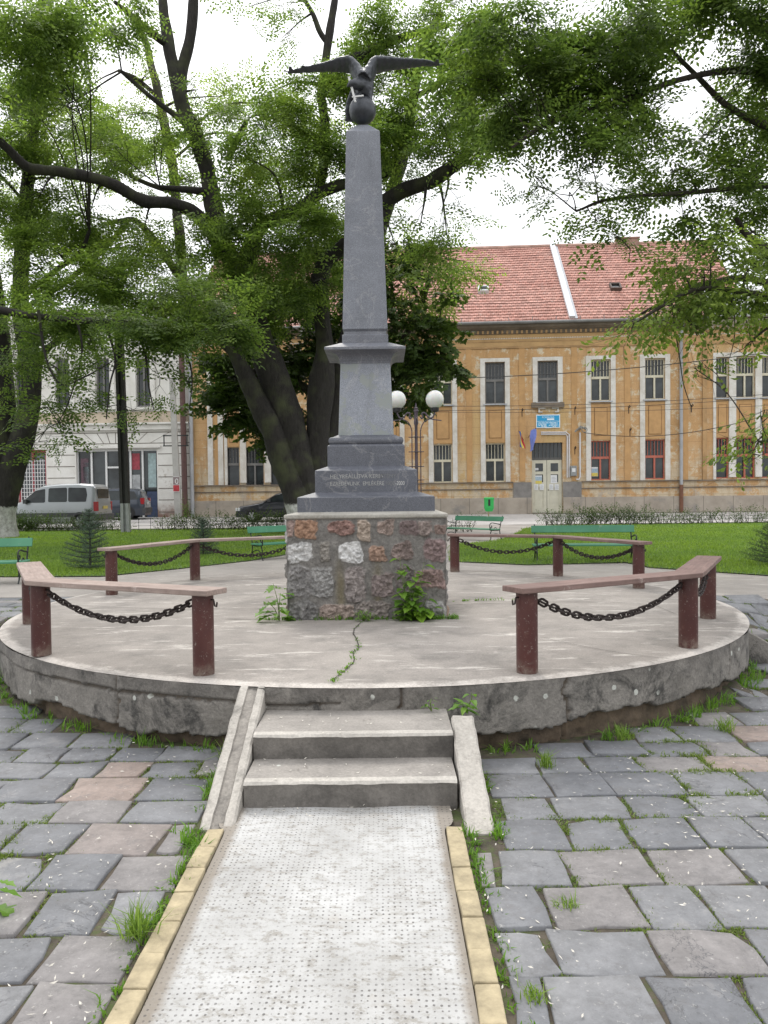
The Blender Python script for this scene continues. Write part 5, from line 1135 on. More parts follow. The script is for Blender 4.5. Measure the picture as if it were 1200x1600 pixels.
MB().frust([(-.0, 0, .15, .11, zt-.66), (0, 0, .21, .14, zt-.5), (0, 0, .21, .14, zt-.1)]).frust([(0, 0, .225, .155, zt-.099), (0, 0, .225, .155, zt-.03), (0, 0, .18, .12, zt)]).build('basket', basic('bin_green', (.03, .42, .09), .45, .1), bn, bevel=.01); MB().box(-.05, .05, -.15, -.141, zt-.4, zt-.05).build('slot', M_cup, bn)

# ============================================================ cars
def car(name, loc, rz, prof, wb_, wr, wins_, whl, R_, paint, label, cat='car', lamps=(), group='cars parked in the street', rear=None, trim=None, lz0=.28):
    e = empty(name, loc, rz, label=label, cat=cat, group=group)
    xs_ = np.linspace(prof[0][0], prof[-1][0], 60); xs_ = np.unique(np.concatenate([xs_, [p[0] for p in prof]])); pz = np.interp(xs_, [p[0] for p in prof], [p[1] for p in prof]); belt = np.interp(xs_, [p[0] for p in prof], [p[2] for p in prof])
    X0, X1 = xs_[0], xs_[-1]
    def hw(x): return wb_*(1-.10*max(0, 1-(x-X0)/.6)**2-.06*max(0, 1-(X1-x)/.4)**2)
    def sidey(x, z):
        b_ = np.interp(x, xs_, belt); t_ = np.interp(x, xs_, pz); w_ = hw(x)
        if z <= b_: return w_*(1-.05*(1-min(1, (z-lz0)/(b_-lz0)))) if z > lz0 else w_*.95
        b_ = min(b_, t_-.03); wt = w_+(wr-w_)*min(1, (t_-b_)/max(.1, 1.5-b_)); return w_*.99+(wt-w_*.99)*min(1, (z-b_)/max(.05, t_-.07-b_))
    V = []; NR = 12
    for x, zt, zb in zip(xs_, pz, belt):
        w_ = hw(x); zb = min(zb, zt-.03); wt = w_+(wr-w_)*min(1, (zt-zb)/max(.1, 1.5-zb)); ring = [(w_*.93, lz0-.06), (w_*.985, lz0+.05), (w_, (lz0+zb)/2), (w_*.99, zb), (wt*1.0, max(zb+.01, zt-.07)), (wt*.86, zt-.01)]
        V += [(x, -a, b_) for a, b_ in ring]+[(x, a, b_) for a, b_ in reversed(ring)]
    n = len(xs_); Fc = [(i*NR+j, i*NR+(j+1) % NR, (i+1)*NR+(j+1) % NR, (i+1)*NR+j) for i in range(n-1) for j in range(NR)]+[tuple(range(NR)), tuple((n-1)*NR+j for j in reversed(range(NR)))]
    body = MB().add(V, Fc).build('body', paint, e, True)
    for s_ in (-1, 1):
        for poly in wins_:
            P = [np.array(poly[q])*(1-f)+np.array(poly[(q+1) % len(poly)])*f for q in range(len(poly)) for f in (.06, .35, .65, .94)]; cxm = sum(p[0] for p in P)/len(P); czm = sum(p[1] for p in P)/len(P)
            mb = MB(); ring = [(p[0], s_*(sidey(p[0], p[1])+.008), p[1]) for p in P]; k = len(ring)
            mb.add(ring+[(cxm, s_*(sidey(cxm, czm)+.010), czm)], [(i, (i+1) % k, k) for i in range(k)]); mb.build('side_window', M_cglass, e)
        if trim: MB().box(X0+.4, X1-.1, s_*(wb_-.01), s_*(wb_+.02), trim[0], trim[1]).build('side_trim', M_ctrim, e)
        for wx in whl:
            we = empty('wheel', (wx, s_*(wb_-.07), R_)); we.parent = e; we.rotation_euler = (-R(90)*s_, 0, 0)
            MB().lathe([(R_*.62, .05), (R_*.7, .09), (R_*.95, .09), (R_, .06), (R_, -.08), (R_*.9, -.1)], 26).build('tyre', M_tyre, we, True); rm_ = MB().lathe([(.03, .075), (R_*.3, .06), (R_*.62, .07)], 20)
            for q_ in range(6): rm_.beam((0, 0, .08), (R_*.6*math.cos(q_*1.047), R_*.6*math.sin(q_*1.047), .085), .06, .02)
            rm_.build('rim', M_rim, we)
            a_ = MB(); arc = [(wx+(R_+.07)*math.cos(t_), s_*(wb_+.004), R_+(R_+.07)*math.sin(t_)) for t_ in np.linspace(-.25, math.pi+.25, 18)]; a_.add(arc+[(wx, s_*(wb_+.004), R_)], [(i, i+1, 18) for i in range(17)]); a_.build('wheel_arch', M_cup, e)
    for nm, x0, x1, y0, y1, z0, z1, m_ in lamps:
        for s_ in ((-1, 1) if nm != 'plate' and not nm.startswith('c_') else (1,)): MB().box(x0, x1, s_*y0, s_*y1, z0, z1).build(nm.replace('c_', ''), m_, e, bevel=.01)
    return e
M_cglass = (lambda t: t.done(t.ramp(t.noise(1.5, 3), .4, .65, (.015, .018, .02), (.04, .05, .05)), .12, 0, .35))(NT('car_glass')); M_ctrim = basic('dark_plastic', (.05, .052, .055), .6); M_tyre = basic('tyre_rubber', (.018, .018, .018), .85); M_rim = basic('wheel_rim', (.35, .36, .37), .35, .1, 5, .1, .6)
def paint(name, c, r_=.28):
    t = NT(name); t.b.inputs['Coat Weight'].default_value = .6; t.b.inputs['Coat Roughness'].default_value = .06; return t.done(t.ramp(t.noise(2, 3), .3, .7, tuple(x*.93 for x in c), c), r_, .35)
M_tail = basic('tail_lamp_red', (.30, .015, .02), .25); M_head = basic('headlamp_glass', (.6, .62, .63), .15); M_plate = basic('number_plate', (.55, .55, .53), .5); M_yp = basic('yellow_plate', (.5, .4, .1), .5)
silv = paint('silver_paint', (.33, .35, .365)); P_v = [(0, .55, .5), (.03, .72, .62), (.15, .86, .75), (.6, 1.0, .90), (1.0, 1.12, .98), (1.35, 1.42, 1.0), (1.65, 1.66, 1.01), (1.95, 1.78, 1.02), (2.6, 1.84, 1.03), (3.4, 1.85, 1.03), (3.92, 1.80, 1.03), (4.02, 1.70, 1.03), (4.09, 1.20, 1.03), (4.13, 1.0, .95), (4.15, .45, .42)]
vx = -11.50
van = car('parked_van', (vx-4.15, 31.85, .31), 0, P_v, .86, .74, [[(1.20, 1.08), (1.22, 1.22), (1.60, 1.56), (2.02, 1.64), (2.04, 1.08)], [(2.16, 1.10), (2.16, 1.66), (2.9, 1.68), (2.92, 1.10)], [(2.97, 1.10), (2.95, 1.68), (3.66, 1.66), (3.72, 1.38), (3.68, 1.10)]], (.78, 3.42), .31, silv, 'silver parked van with side windows behind the left hedge', 'van',
    [('tail_lamp', 3.98, 4.14, .70, .855, .72, 1.10, M_tail), ('headlight', .02, .30, .55, .83, .68, .84, M_head), ('c_rear_bumper', 4.0, 4.22, -.84, .84, .34, .60, M_ctrim), ('c_rear_window', 4.05, 4.085, -.62, .62, 1.12, 1.62, M_cglass), ('plate', 4.14, 4.165, -.26, .26, .80, .92, M_yp), ('mirror', 1.22, 1.36, .86, 1.02, 1.05, 1.22, M_ctrim)], trim=(.50, .66))
van.scale = (1, 1, 1.0)
P_m = [(0, .5, .45), (.05, .72, .6), (.2, .84, .75), (.9, .98, .88), (1.15, 1.08, .95), (1.9, 1.55, .98), (2.4, 1.64, .99), (3.2, 1.66, 1.0), (3.95, 1.60, 1.02), (4.15, 1.52, 1.02), (4.32, 1.12, 1.02), (4.40, .95, .9), (4.42, .4, .38)]
mp = car('parked_car', (-16.75, 39.95, .395), R(6), P_m, .89, .70, [[(1.45, 1.02), (2.0, 1.44), (2.45, 1.5), (2.45, 1.02)], [(2.52, 1.02), (2.52, 1.5), (3.35, 1.5), (3.4, 1.02)], [(3.46, 1.02), (3.42, 1.5), (3.9, 1.45), (4.1, 1.05)]], (.85, 3.55), .33, paint('dark_blue_paint', (.045, .055, .075)), 'dark blue parked people carrier seen past the rear of the silver van', 'car',
    [('tail_lamp', 4.20, 4.40, .60, .87, .80, 1.12, M_tail), ('headlight', .04, .3, .5, .8, .62, .78, M_head), ('c_rear_window', 4.12, 4.22, -.62, .62, 1.14, 1.44, M_cglass), ('plate', 4.40, 4.43, -.26, .26, .78, .9, M_plate), ('c_rear_bumper', 4.3, 4.48, -.86, .86, .34, .62, M_ctrim)])
P_b = [(0, .45, .4), (.04, .62, .52), (.2, .74, .66), (1.05, .88, .80), (1.25, .94, .84), (1.85, 1.30, .88), (2.2, 1.38, .90), (3.0, 1.39, .91), (3.6, 1.28, .92), (4.0, .98, .9), (4.15, .9, .85), (4.2, .4, .38)]
car('parked_car', (-6.85, 36.4, .36), 0, P_b, .84, .66, [[(1.5, .93), (1.95, 1.24), (2.35, 1.28), (2.35, .93)], [(2.42, .93), (2.42, 1.28), (3.2, 1.24), (3.4, .95)]], (.75, 3.4), .29, paint('black_paint', (.010, .012, .018)), 'black parked hatchback beyond the tree trunks left of the monument', 'car',
    [('headlight', .0, .22, .5, .80, .52, .66, M_head), ('tail_lamp', 4.08, 4.2, .55, .8, .66, .82, M_tail), ('mirror', 1.5, 1.62, .84, .98, .92, 1.04, M_ctrim)])
# ============================================================ foliage
def twig_locust(seed):
    r = np.random.default_rng(seed); V = []
    L = .46
    for k in range(6):
        f_ = .12+.88*k/5; o = np.array([L*f_, 0, -.05*f_*f_]); sgn = 1 if k % 2 else -1
        a = sgn*r.uniform(.6, 1.1) if k < 5 else r.uniform(-.2, .2); d = np.array([math.cos(a), math.sin(a), r.uniform(-.35, .05)]); d /= np.linalg.norm(d)
        s_ = np.cross(d, [0, 0, 1]); s_ /= np.linalg.norm(s_); n_ = np.cross(s_, d); RL2 = r.uniform(.19, .27)
        for q in range(3):
            g = .25+.7*q/2.4; c = o+d*RL2*g-np.array([0, 0, .05*g*g])
            for sd in (-1, 1):
                ld = s_*sd*.93+d*.35+n_*r.uniform(-.35, .1); ld /= np.linalg.norm(ld); w_ = np.cross(ld, n_+r.normal(0, .15, 3)); w_ /= np.linalg.norm(w_); l_ = r.uniform(.070, .095); ww = .0225
                V += [c, c+ld*l_*.45+w_*ww, c+ld*l_, c+ld*l_*.45-w_*ww]
        c = o+d*RL2; V += [c, c+d*.04+s_*.022, c+d*.09, c+d*.04-s_*.022]
    return np.array(V, np.float32).reshape(-1, 4, 3)
def twig_broad(seed, n=7, ll=(.10, .16), ww=.03, five=True):
    r = np.random.default_rng(seed); V = []; L = .42
    for k in range(n):
        f_ = .1+.9*k/(n-1); o = np.array([L*f_, 0, -.04*f_]); a = (1 if k % 2 else -1)*r.uniform(.5, 1.3); d = np.array([math.cos(a), math.sin(a), r.uniform(-.2, .25)]); o = o+d*r.uniform(.04, .10)
        for b in ((-1.25, -.65, 0, .65, 1.25) if five else (0,)):
            dd = np.array([math.cos(a+b), math.sin(a+b), -.45+r.uniform(-.2, .1)]); dd /= np.linalg.norm(dd); s_ = np.cross(dd, [0, 0, 1]); s_ /= np.linalg.norm(s_); l_ = r.uniform(*ll)*(1-.2*abs(b)); w_ = ww*(1 if five else r.uniform(.8, 1.2))
            V += [o, o+dd*l_*.6+s_*w_, o+dd*l_, o+dd*l_*.6-s_*w_]
    return np.array(V, np.float32).reshape(-1, 4, 3)
def twig_simple(seed): return twig_broad(seed, 15, (.055, .085), .019, False)
TW = {'locust': [twig_locust(i) for i in range(5)], 'broad': [twig_broad(i) for i in range(5)], 'simple': [twig_simple(i) for i in range(5)]}
def instance(kind, pos, dirv, scale, droop=.25):
    """twigs placed at pos (N,3) pointing along dirv (N,3)"""
    n = len(pos); d = dirv/np.linalg.norm(dirv, axis=1, keepdims=True); upv = np.tile([0, 0, 1.0], (n, 1))+rng.normal(0, .45, (n, 3))
    y = np.cross(upv, d); y /= np.linalg.norm(y, axis=1, keepdims=True); z = np.cross(d, y); M = np.stack([d, y, z], 2)*scale[:, None, None]
    out = []; which = rng.integers(0, 5, n)
    for k in range(5):
        i = np.where(which == k)[0]
        if len(i): out.append((np.einsum('nij,qvj->nqvi', M[i], TW[kind][k])+pos[i][:, None, None, :]).reshape(-1, 3))
    V = np.concatenate(out); return V, np.arange(len(V)).reshape(-1, 4)
def bark(name, c, white=None):
    t = NT(name); g = t.noise(7, 8, .75, vec=t.scaled((2.2, 2.2, .5)), dist=.4); b = t.ramp(g, .3, .7, tuple(x*.45 for x in c), tuple(x*1.5 for x in c)); b = t.mix(t.ramp(t.noise(1.5, 5), .5, .7), b, (.055, .06, .03))
    if white: zz = t.xyz()[2]; b = t.mix(t.mapr(t.math('ADD', zz, t.math('MULTIPLY', t.noise(5, 7, .8), .5)), white+.06, white), b, t.ramp(t.noise(6, 6, .8), .35, .6, (.25, .24, .22), (.55, .55, .53)))
    t.bump(g, .8, .05); return t.done(b, .95)
M_bark = bark('dark_bark', (.024, .021, .019), 1.2); M_bark2 = bark('brown_bark', (.05, .042, .034))
LM = {'mid': leafmat('locust_leaves', (.062, .104, .030), (.175, .25, .070), .55), 'dark': leafmat('chestnut_leaves', (.03, .055, .016), (.07, .115, .028), .35), 'near': leafmat('near_leaves', (.048, .084, .026), (.13, .19, .055), .52), 'lime': leafmat('lime_leaves', (.105, .155, .045), (.22, .29, .09), .58)}
def tree(name, base, label, cat, limbs, clumps, kind='locust', leaf='mid', bk=None, k_=38, twigs=True, group=None, lsc=1.0):
    base = Vector(base); e = empty(name, base, label=label, cat=cat, group=group or 'trees round the monument'); mb = MB(); nodes = []
    for li in limbs:
        rows = []
        for row in li:
            px, py, d, r_ = row; p = at(px, py, d)-base; rows.append((*p, r_*d/F*.93))
        rows = spline(rows, 6); n_ = 14 if rows[0][3] > .12 else 8; o0 = len(mb.v)
        mb.tube([r[:3] for r in rows], [max(.006, r[3]) for r in rows], n_)
        for i, r in enumerate(rows):                           # gnarled bark relief
            for j in range(n_):
                v = Vector(mb.v[o0+i*n_+j]); c = Vector(r[:3]); dv = v-c; f_ = 1+.16*mnoise.noise(Vector((v.x*2.2, v.y*2.2, v.z*1.1)))+.10*mnoise.noise(Vector((v.x*9, v.y*9, v.z*2.5))); mb.v[o0+i*n_+j] = tuple(c+dv*f_)
        nodes += [(Vector(r[:3]), r[3]) for r in rows]
    NP = np.array([n_[0] for n_ in nodes]); pos, dr, sc = [], [], []
    for cl in clumps:
        px, py, rx, ry, d = cl[:5]; dens = cl[5] if len(cl) > 5 else 1
        c = np.array(at(px, py, d)-base); R3 = np.array([rx*d/F, .62*(rx+ry)/2*d/F+.3, ry*d/F]); N = int(dens*k_*math.pi*R3[0]*R3[2]*1.15)+2
        i = int(np.argmin(((NP-c)**2).sum(1)+((NP[:, 2]-c[2]) > .5)*2)); a = nodes[i][0]; rr = min(nodes[i][1]*.5, .06); cv = Vector(c); mid = a.lerp(cv, .5)+Vector((0, 0, .12*(cv-a).length))+Vector(rng.normal(0, .06, 3))*(cv-a).length
        br = spline([(*a, max(.012, rr)), (*mid, max(.009, rr*.6)), (*cv, .008)], 6); mb.tube([r[:3] for r in br], [r[3] for r in br], 6)
        ns = max(3, int(R3[0]*R3[2]*4)+2); u = rng.normal(0, 1, (ns, 3)); u /= np.linalg.norm(u, axis=1, keepdims=True); sub = c+u*R3*(rng.uniform(.25, 1, (ns, 1))**.6)
        for s_ in sub[:14]:
            q = br[int(rng.integers(len(br)//2, len(br)))]; q = Vector(q[:3]); sv = Vector(s_); m2 = q.lerp(sv, .5)+Vector(rng.normal(0, .09, 3))*(sv-q).length
            mb.tube([q, m2, sv], [.010, .007, .003], 4, False)
            for _ in range(3):
                ee = sv+Vector(rng.normal(0, .30, 3)); mb.tube([m2.lerp(sv, rng.random()), sv.lerp(ee, .5)+Vector(rng.normal(0, .04, 3)), ee], [.005, .003, .002], 3, False)
        w_ = rng.integers(0, ns, N); wt = rng.uniform(.4, 1, ns); sig = np.minimum(R3*.25, .40); P = sub[w_]+rng.normal(0, 1, (N, 3))*sig*wt[w_][:, None]
        D = (P-c)/R3+rng.normal(0, .7, (N, 3)); D[:, 2] = D[:, 2]*.35-.22; pos.append(P); dr.append(D+1e-4); sc.append(rng.uniform(.6, 1.4, N)*lsc)
    o = mb.build('trunk', bk or M_bark, e, True)
    V, Q = instance(kind, np.concatenate(pos), np.concatenate(dr), np.concatenate(sc)); npmesh('crown', V, Q, LM[leaf], e)
    return e, len(Q)
nq = 0
# --- 1 big multi-stemmed locust behind the monument
b = at(492, 838, 24.5); b.z = gz(b.x, b.y)
D = 24.5
e, q = tree('locust_tree', b, 'huge dark multi-stemmed tree with whitewashed foot just left behind the monument', 'tree', [
    [(478, 850, D, 36), (474, 815, D, 27), (468, 790, D, 24), (449, 740, D, 21), (428, 680, D, 20), (402, 627, D, 18), (378, 575, D, 13), (361, 540, D, 10), (340, 500, D, 7), (322, 470, D, 5)],
    [(500, 850, D+.3, 36), (486, 810, D+.3, 27), (474, 760, D+.3, 26), (460, 690, D+.3, 26), (436, 610, D+.3, 25), (405, 530, D+.3, 23), (385, 460, D, 20), (368, 420, D, 17), (352, 385, D-.2, 15), (335, 330, D-.3, 16), (322, 260, D-.3, 13), (303, 205, D-.3, 13), (285, 165, D-.3, 13), (272, 110, D-.3, 11), (262, 60, D-.3, 9.5), (255, 10, D-.3, 8), (250, -60, D-.3, 6)],
    [(283, 165, D-.3, 9), (284, 110, D-.3, 9.5), (297, 60, D-.3, 9), (302, 0, D-.3, 8), (300, -60, D-.3, 6)],
    [(345, 400, D-.2, 13), (335, 372, D-.5, 11), (310, 338, D-1, 11), (270, 318, D-1.5, 10), (225, 314, D-2, 10), (180, 290, D-2.5, 9), (140, 277, D-3, 9), (90, 268, D-3.5, 8.5), (45, 262, D-4, 8), (15, 235, D-4.3, 7), (-20, 205, D-4.6, 6), (-60, 190, D-5, 4)],
    [(505, 850, D+.5, 32), (497, 800, D+.5, 21), (492, 740, D+.5, 20), (497, 660, D+.5, 20), (503, 600, D+.5, 22), (507, 545, D+.5, 15), (502, 490, D+.4, 14), (500, 440, D+.3, 15), (508, 410, D+.2, 13), (528, 392, D, 11), (560, 360, D-.5, 13), (590, 325, D-1, 13), (630, 298, D-1.5, 12), (672, 284, D-2, 11.5), (705, 262, D-2.5, 11), (735, 240, D-3, 9), (780, 212, D-3.5, 7.5), (830, 175, D-4, 6), (880, 132, D-4.5, 5), (925, 90, D-5, 4), (970, 45, D-5.5, 3)],
    [(520, 850, D+1, 30), (512, 800, D+1, 24), (508, 740, D+1, 22), (518, 670, D+1, 19), (530, 600, D+1, 18), (548, 520, D+1, 16), (570, 440, D+1, 14), (590, 370, D+1, 12), (625, 260, D+.8, 10), (640, 190, D+.6, 9), (650, 130, D+.4, 8), (655, 80, D+.2, 7), (690, 20, D, 5)],
    [(380, 440, D, 14), (392, 385, D-.3, 14), (410, 350, D-.5, 12), (440, 340, D-.6, 11), (470, 326, D-.7, 10), (500, 302, D-.8, 9), (530, 290, D-.9, 9), (560, 282, D-1, 7), (610, 270, D-1.2, 6)],
    [(470, 326, D-.7, 7), (474, 345, D-.8, 5), (474, 356, D-.8, 2)],
    [(500, 290, D, 8), (508, 240, D, 8), (508, 195, D, 8), (502, 150, D, 7.5), (508, 100, D, 7), (514, 60, D, 7), (520, 20, D, 6), (528, -30, D, 5)],
    [(514, 70, D, 5), (500, 50, D, 4.5), (488, 20, D, 4), (470, -10, D, 3)],
    [(508, 130, D, 6), (545, 98, D-.2, 10), (575, 85, D-.4, 10), (600, 70, D-.6, 8), (640, 55, D-.8, 6), (700, 40, D-1, 4)],
    [(650, 150, D+.4, 5), (685, 130, D, 4), (692, 95, D, 4), (720, 60, D, 3)],
    [(322, 300, D-.5, 7), (300, 297, D-.7, 6), (275, 295, D-.8, 5), (250, 292, D-1, 3)],
    [(300, 200, D-.3, 6), (240, 155, D-1, 4), (190, 112, D-1.5, 3)],
    [(262, 70, D-.3, 6), (235, 50, D-.8, 6), (200, 20, D-1.2, 4.5), (178, 2, D-1.4, 3)],
    [(355, 250, D-.5, 5), (372, 215, D-.6, 5.5), (385, 190, D-.8, 3)],
    ], [
    (420, 185, 62, 42, 23.5, .9), (480, 230, 50, 45, 23.5, .9), (395, 250, 50, 45, 22, .9), (450, 300, 48, 40, 25, .8), (345, 200, 30, 36, 24, .5), (500, 150, 38, 40, 24, .6), (430, 140, 36, 22, 25, .45),
    (480, 395, 60, 60, 26, .9), (395, 390, 50, 44, 22.5, .9), (370, 330, 42, 38, 22.5, .9), (335, 430, 38, 44, 23, .9), (445, 470, 50, 40, 26.5, 1.0), (520, 240, 30, 55, 24, 1.2), (530, 335, 30, 55, 26, .9),
    (620, 235, 45, 45, 23, 1.0), (660, 180, 50, 45, 22.5, .9), (700, 235, 42, 38, 21.5, .8), (610, 150, 48, 36, 24, .8), (570, 60, 50, 40, 24, .7), (640, 60, 55, 50, 23, 1.1), (710, 100, 60, 60, 21, 1.1), (720, 20, 70, 45, 20, 1.1), (590, 200, 40, 50, 22, 1.1),
    (620, 390, 32, 40, 23, .35), (690, 330, 40, 42, 21.5, .28), (655, 360, 36, 36, 22, .3), (700, 385, 45, 30, 22, .5), (770, 160, 55, 50, 20, 1.0), (250, 210, 34, 30, 22, .55), (225, 360, 50, 30, 24, .4), (140, 335, 60, 34, 23.5, .5), (60, 310, 60, 40, 23, .6),
    (180, 232, 56, 34, 24, .5), (110, 215, 56, 44, 24, .5), (40, 200, 56, 44, 23.5, .6), (250, 275, 46, 28, 26, .55), (390, 10, 60, 24, 24, .35), (170, 20, 55, 34, 22, .8), (310, 140, 26, 40, 24, .3), (455, 5, 40, 20, 24, .4),
    (330, 455, 44, 34, 21, 1.1), (430, 430, 50, 44, 26, 1.0), (490, 440, 40, 60, 23, 1.1), (470, 360, 60, 34, 23, 1.0), (310, 350, 34, 34, 22, .6), (560, 130, 30, 30, 25, .8), (310, 400, 40, 40, 24, .7), (440, 60, 30, 20, 25, .12)], k_=40, lsc=1.2)
nq += q
# --- 2 twin-stemmed tree on the left edge
b = at(12, 845, 24.6); b.z = gz(b.x, b.y); D = 24.6
e, q = tree('locust_tree', b, 'twin-stemmed tree with whitewashed foot at the left edge of the photo beside the van', 'tree', [
    [(-14, 856, D, 44), (-12, 820, D, 34), (-11, 780, D, 31), (-9, 700, D, 31), (-8, 620, D, 31), (-8, 540, D, 26), (-20, 440, D, 22), (-40, 330, D, 18), (-70, 200, D, 12)],
    [(-4, 856, D, 34), (-2, 820, D, 28), (2, 785, D, 25), (16, 735, D, 23), (34, 685, D, 20), (46, 640, D, 17), (49, 600, D, 16), (42, 545, D, 16), (32, 480, D, 13), (34, 400, D, 12), (40, 330, D, 11), (45, 260, D, 10), (55, 190, D, 8), (64, 120, D, 8), (66, 60, D, 7), (64, 0, D, 5)],
    [(45, 600, D, 7), (70, 550, D, 6), (110, 520, D-1, 5), (150, 505, D-2, 4), (200, 520, D-3, 3)],
    [(40, 460, D, 5), (90, 420, D-1, 4), (125, 395, D-1.5, 4), (140, 360, D-2, 3)]],
    [(40, 40, 75, 48, 17, 1.6), (110, 20, 50, 34, 18, 1.3), (60, 105, 45, 34, 19, 1.1), (120, 75, 24, 26, 19, .8), (-30, 140, 60, 60, 19, 1), (30, 150, 50, 40, 23, .9), (90, 160, 45, 36, 24, .8), (20, 330, 50, 40, 25, .6), (80, 390, 60, 44, 23, .75), (20, 430, 55, 46, 22, .9), (110, 460, 60, 34, 21, .9), (50, 500, 60, 36, 19, 1.1), (190, 410, 50, 38, 22, .8), (150, 440, 50, 40, 21, .9), (95, 280, 40, 30, 24, .8), (130, 180, 30, 28, 25, .6), (-40, 260, 60, 80, 22, 1)], k_=40, lsc=1.15)
nq += q
# --- 3 slender trees behind on the left
b = at(458, 828, 29); b.z = gz(b.x, b.y); D = 29
e, q = tree('locust_tree', b, 'slender leaning tree whose thin stem rises left of the big multi-stemmed tree', 'tree', [
    [(458, 835, D, 10), (446, 740, D, 9), (420, 640, D, 9), (380, 570, D, 9), (330, 515, D, 9), (295, 470, D, 9), (284, 430, D, 9), (282, 380, D, 9), (276, 330, D, 8), (270, 260, D, 8), (258, 200, D, 7.5), (246, 140, D, 7), (236, 100, D, 6), (226, 60, D, 5), (212, 35, D, 4)],
    [(278, 430, D, 7), (258, 400, D-.5, 6), (235, 368, D-1, 5.5), (212, 345, D-1.5, 5), (190, 345, D-2, 4), (165, 350, D-2.5, 3)],
    [(246, 150, D, 4), (215, 125, D-.5, 4), (185, 110, D-1, 3)], [(270, 300, D, 4), (225, 285, D-1, 4), (180, 262, D-2, 3)],
    [(200, 350, D-1.5, 4), (140, 410, D-3, 4.5), (90, 450, D-4, 4), (40, 480, D-5, 3), (0, 500, D-6, 2)], [(330, 515, D, 5), (240, 500, D-1, 4), (200, 490, D-2, 3)]],
    [(200, 180, 60, 42, 28, .7), (150, 225, 60, 36, 28, .65), (80, 200, 60, 46, 29, .65), (210, 250, 44, 30, 27.5, .55), (100, 350, 60, 34, 27, .6), (30, 330, 50, 30, 29, .6), (190, 440, 55, 40, 25, .95), (250, 460, 50, 45, 24, 1.1), (230, 400, 36, 36, 26, .5), (150, 380, 50, 30, 27, .55), (310, 470, 45, 40, 24, 1.1), (350, 150, 40, 40, 29, .35), (230, 120, 20, 22, 28, .4), (470, 180, 50, 40, 29, .6), (430, 230, 60, 50, 29, .6)], leaf='lime', k_=34, lsc=1.3, bk=M_bark2)
nq += q
# --- 4 low hanging near boughs, left: dark leaves and bare twigs hanging from them
b = at(-160, 900, 15); b.z = gz(b.x, b.y); D = 15
e, q = tree('locust_tree', b, 'tree beyond the left edge reaching a low bough with hanging twigs across the pole', 'tree', [
    [(-160, 900, 15, 50), (-165, 760, 15, 40), (-150, 600, 15, 32), (-110, 500, 15.5, 16), (-40, 480, 16, 9), (40, 492, 16.5, 5.5), (110, 500, 17, 5), (165, 502, 17, 5), (230, 512, 17, 4.5), (290, 520, 17, 3.5), (340, 530, 17, 3)],
    [(-150, 600, 15, 20), (-170, 400, 15, 18), (-200, 200, 15, 12)],
    [(165, 505, 17, 3), (180, 560, 17, 2), (172, 600, 17, 1.4), (166, 655, 17, 1)], [(215, 512, 17, 3), (228, 560, 17, 2), (232, 600, 17, 1.5), (240, 640, 17, 1)],
    [(60, 485, 16.5, 3), (72, 560, 16.5, 2), (95, 600, 16.5, 1.6), (130, 590, 16.5, 1.3), (175, 565, 16.5, 1)], [(265, 517, 17, 2.6), (290, 550, 17, 2), (300, 590, 17, 1.2), (296, 640, 17, .8)], [(120, 497, 17, 2.4), (128, 550, 17, 1.6), (110, 620, 17, 1.2), (92, 660, 17, .8)]],
    [(190, 500, 60, 28, 16.5, 1.6), (260, 510, 60, 30, 16.5, 1.8), (320, 515, 46, 34, 16.5, 1.6), (120, 490, 55, 28, 17, 1.3), (50, 495, 50, 30, 17, 1.2), (300, 465, 50, 34, 17, 1.3), (350, 480, 30, 34, 17, 1.1), (90, 610, 50, 40, 19, .28), (250, 590, 50, 40, 19, .18), (235, 560, 34, 30, 17, .32), (85, 575, 40, 40, 17, .4), (60, 640, 50, 44, 17.5, .55), (100, 665, 30, 20, 17, .35), (60, 690, 30, 18, 17.5, .4), (170, 580, 26, 34, 17, .25), (290, 600, 22, 30, 17, .3), (200, 640, 20, 20, 17, .2), (20, 560, 40, 50, 18, .5), (140, 540, 40, 26, 18, .35)], k_=40, leaf='near')
nq += q
# --- 5 dense dark broad-leaved tree behind the trunks
b = at(520, 812, 31.5-2); b.z = gz(b.x, b.y); D = 29.5
e, q = tree('chestnut_tree', b, 'dense dark broad leaved tree filling the space behind the trunks and obelisk', 'tree', [
    [(535, 830, D, 20), (530, 700, D, 18), (535, 600, D, 16), (545, 500, D, 12), (550, 420, D, 8)], [(532, 650, D, 10), (450, 590, D, 6), (380, 580, D, 4)], [(535, 640, D, 10), (620, 570, D, 6), (680, 550, D, 4)]],
    [(390, 640, 60, 42, 28.5, 1.2), (340, 640, 42, 30, 28.5, 1.0), (370, 585, 60, 45, 29, 1.1), (440, 600, 60, 70, 30, 1.3), (430, 510, 70, 60, 30, 1.3), (500, 560, 50, 80, 31, 1.2), (470, 680, 50, 40, 30, 1.1), (370, 530, 60, 40, 29.5, 1.0), (520, 460, 60, 60, 30, 1.2), (600, 440, 55, 50, 30, 1.1), (620, 520, 60, 55, 29, 1.4), (640, 590, 55, 40, 28.5, 1.3), (665, 530, 40, 50, 28, 1.2), (590, 600, 50, 50, 30, 1.2), (700, 565, 24, 26, 28, .8), (610, 380, 40, 32, 30, .7), (690, 480, 28, 28, 28, .8), (560, 640, 40, 30, 30, 1), (420, 690, 36, 24, 29.5, .7), (440, 700, 26, 24, 29, .6)], 'broad', 'dark', M_bark2, 26, lsc=1.25)
nq += q
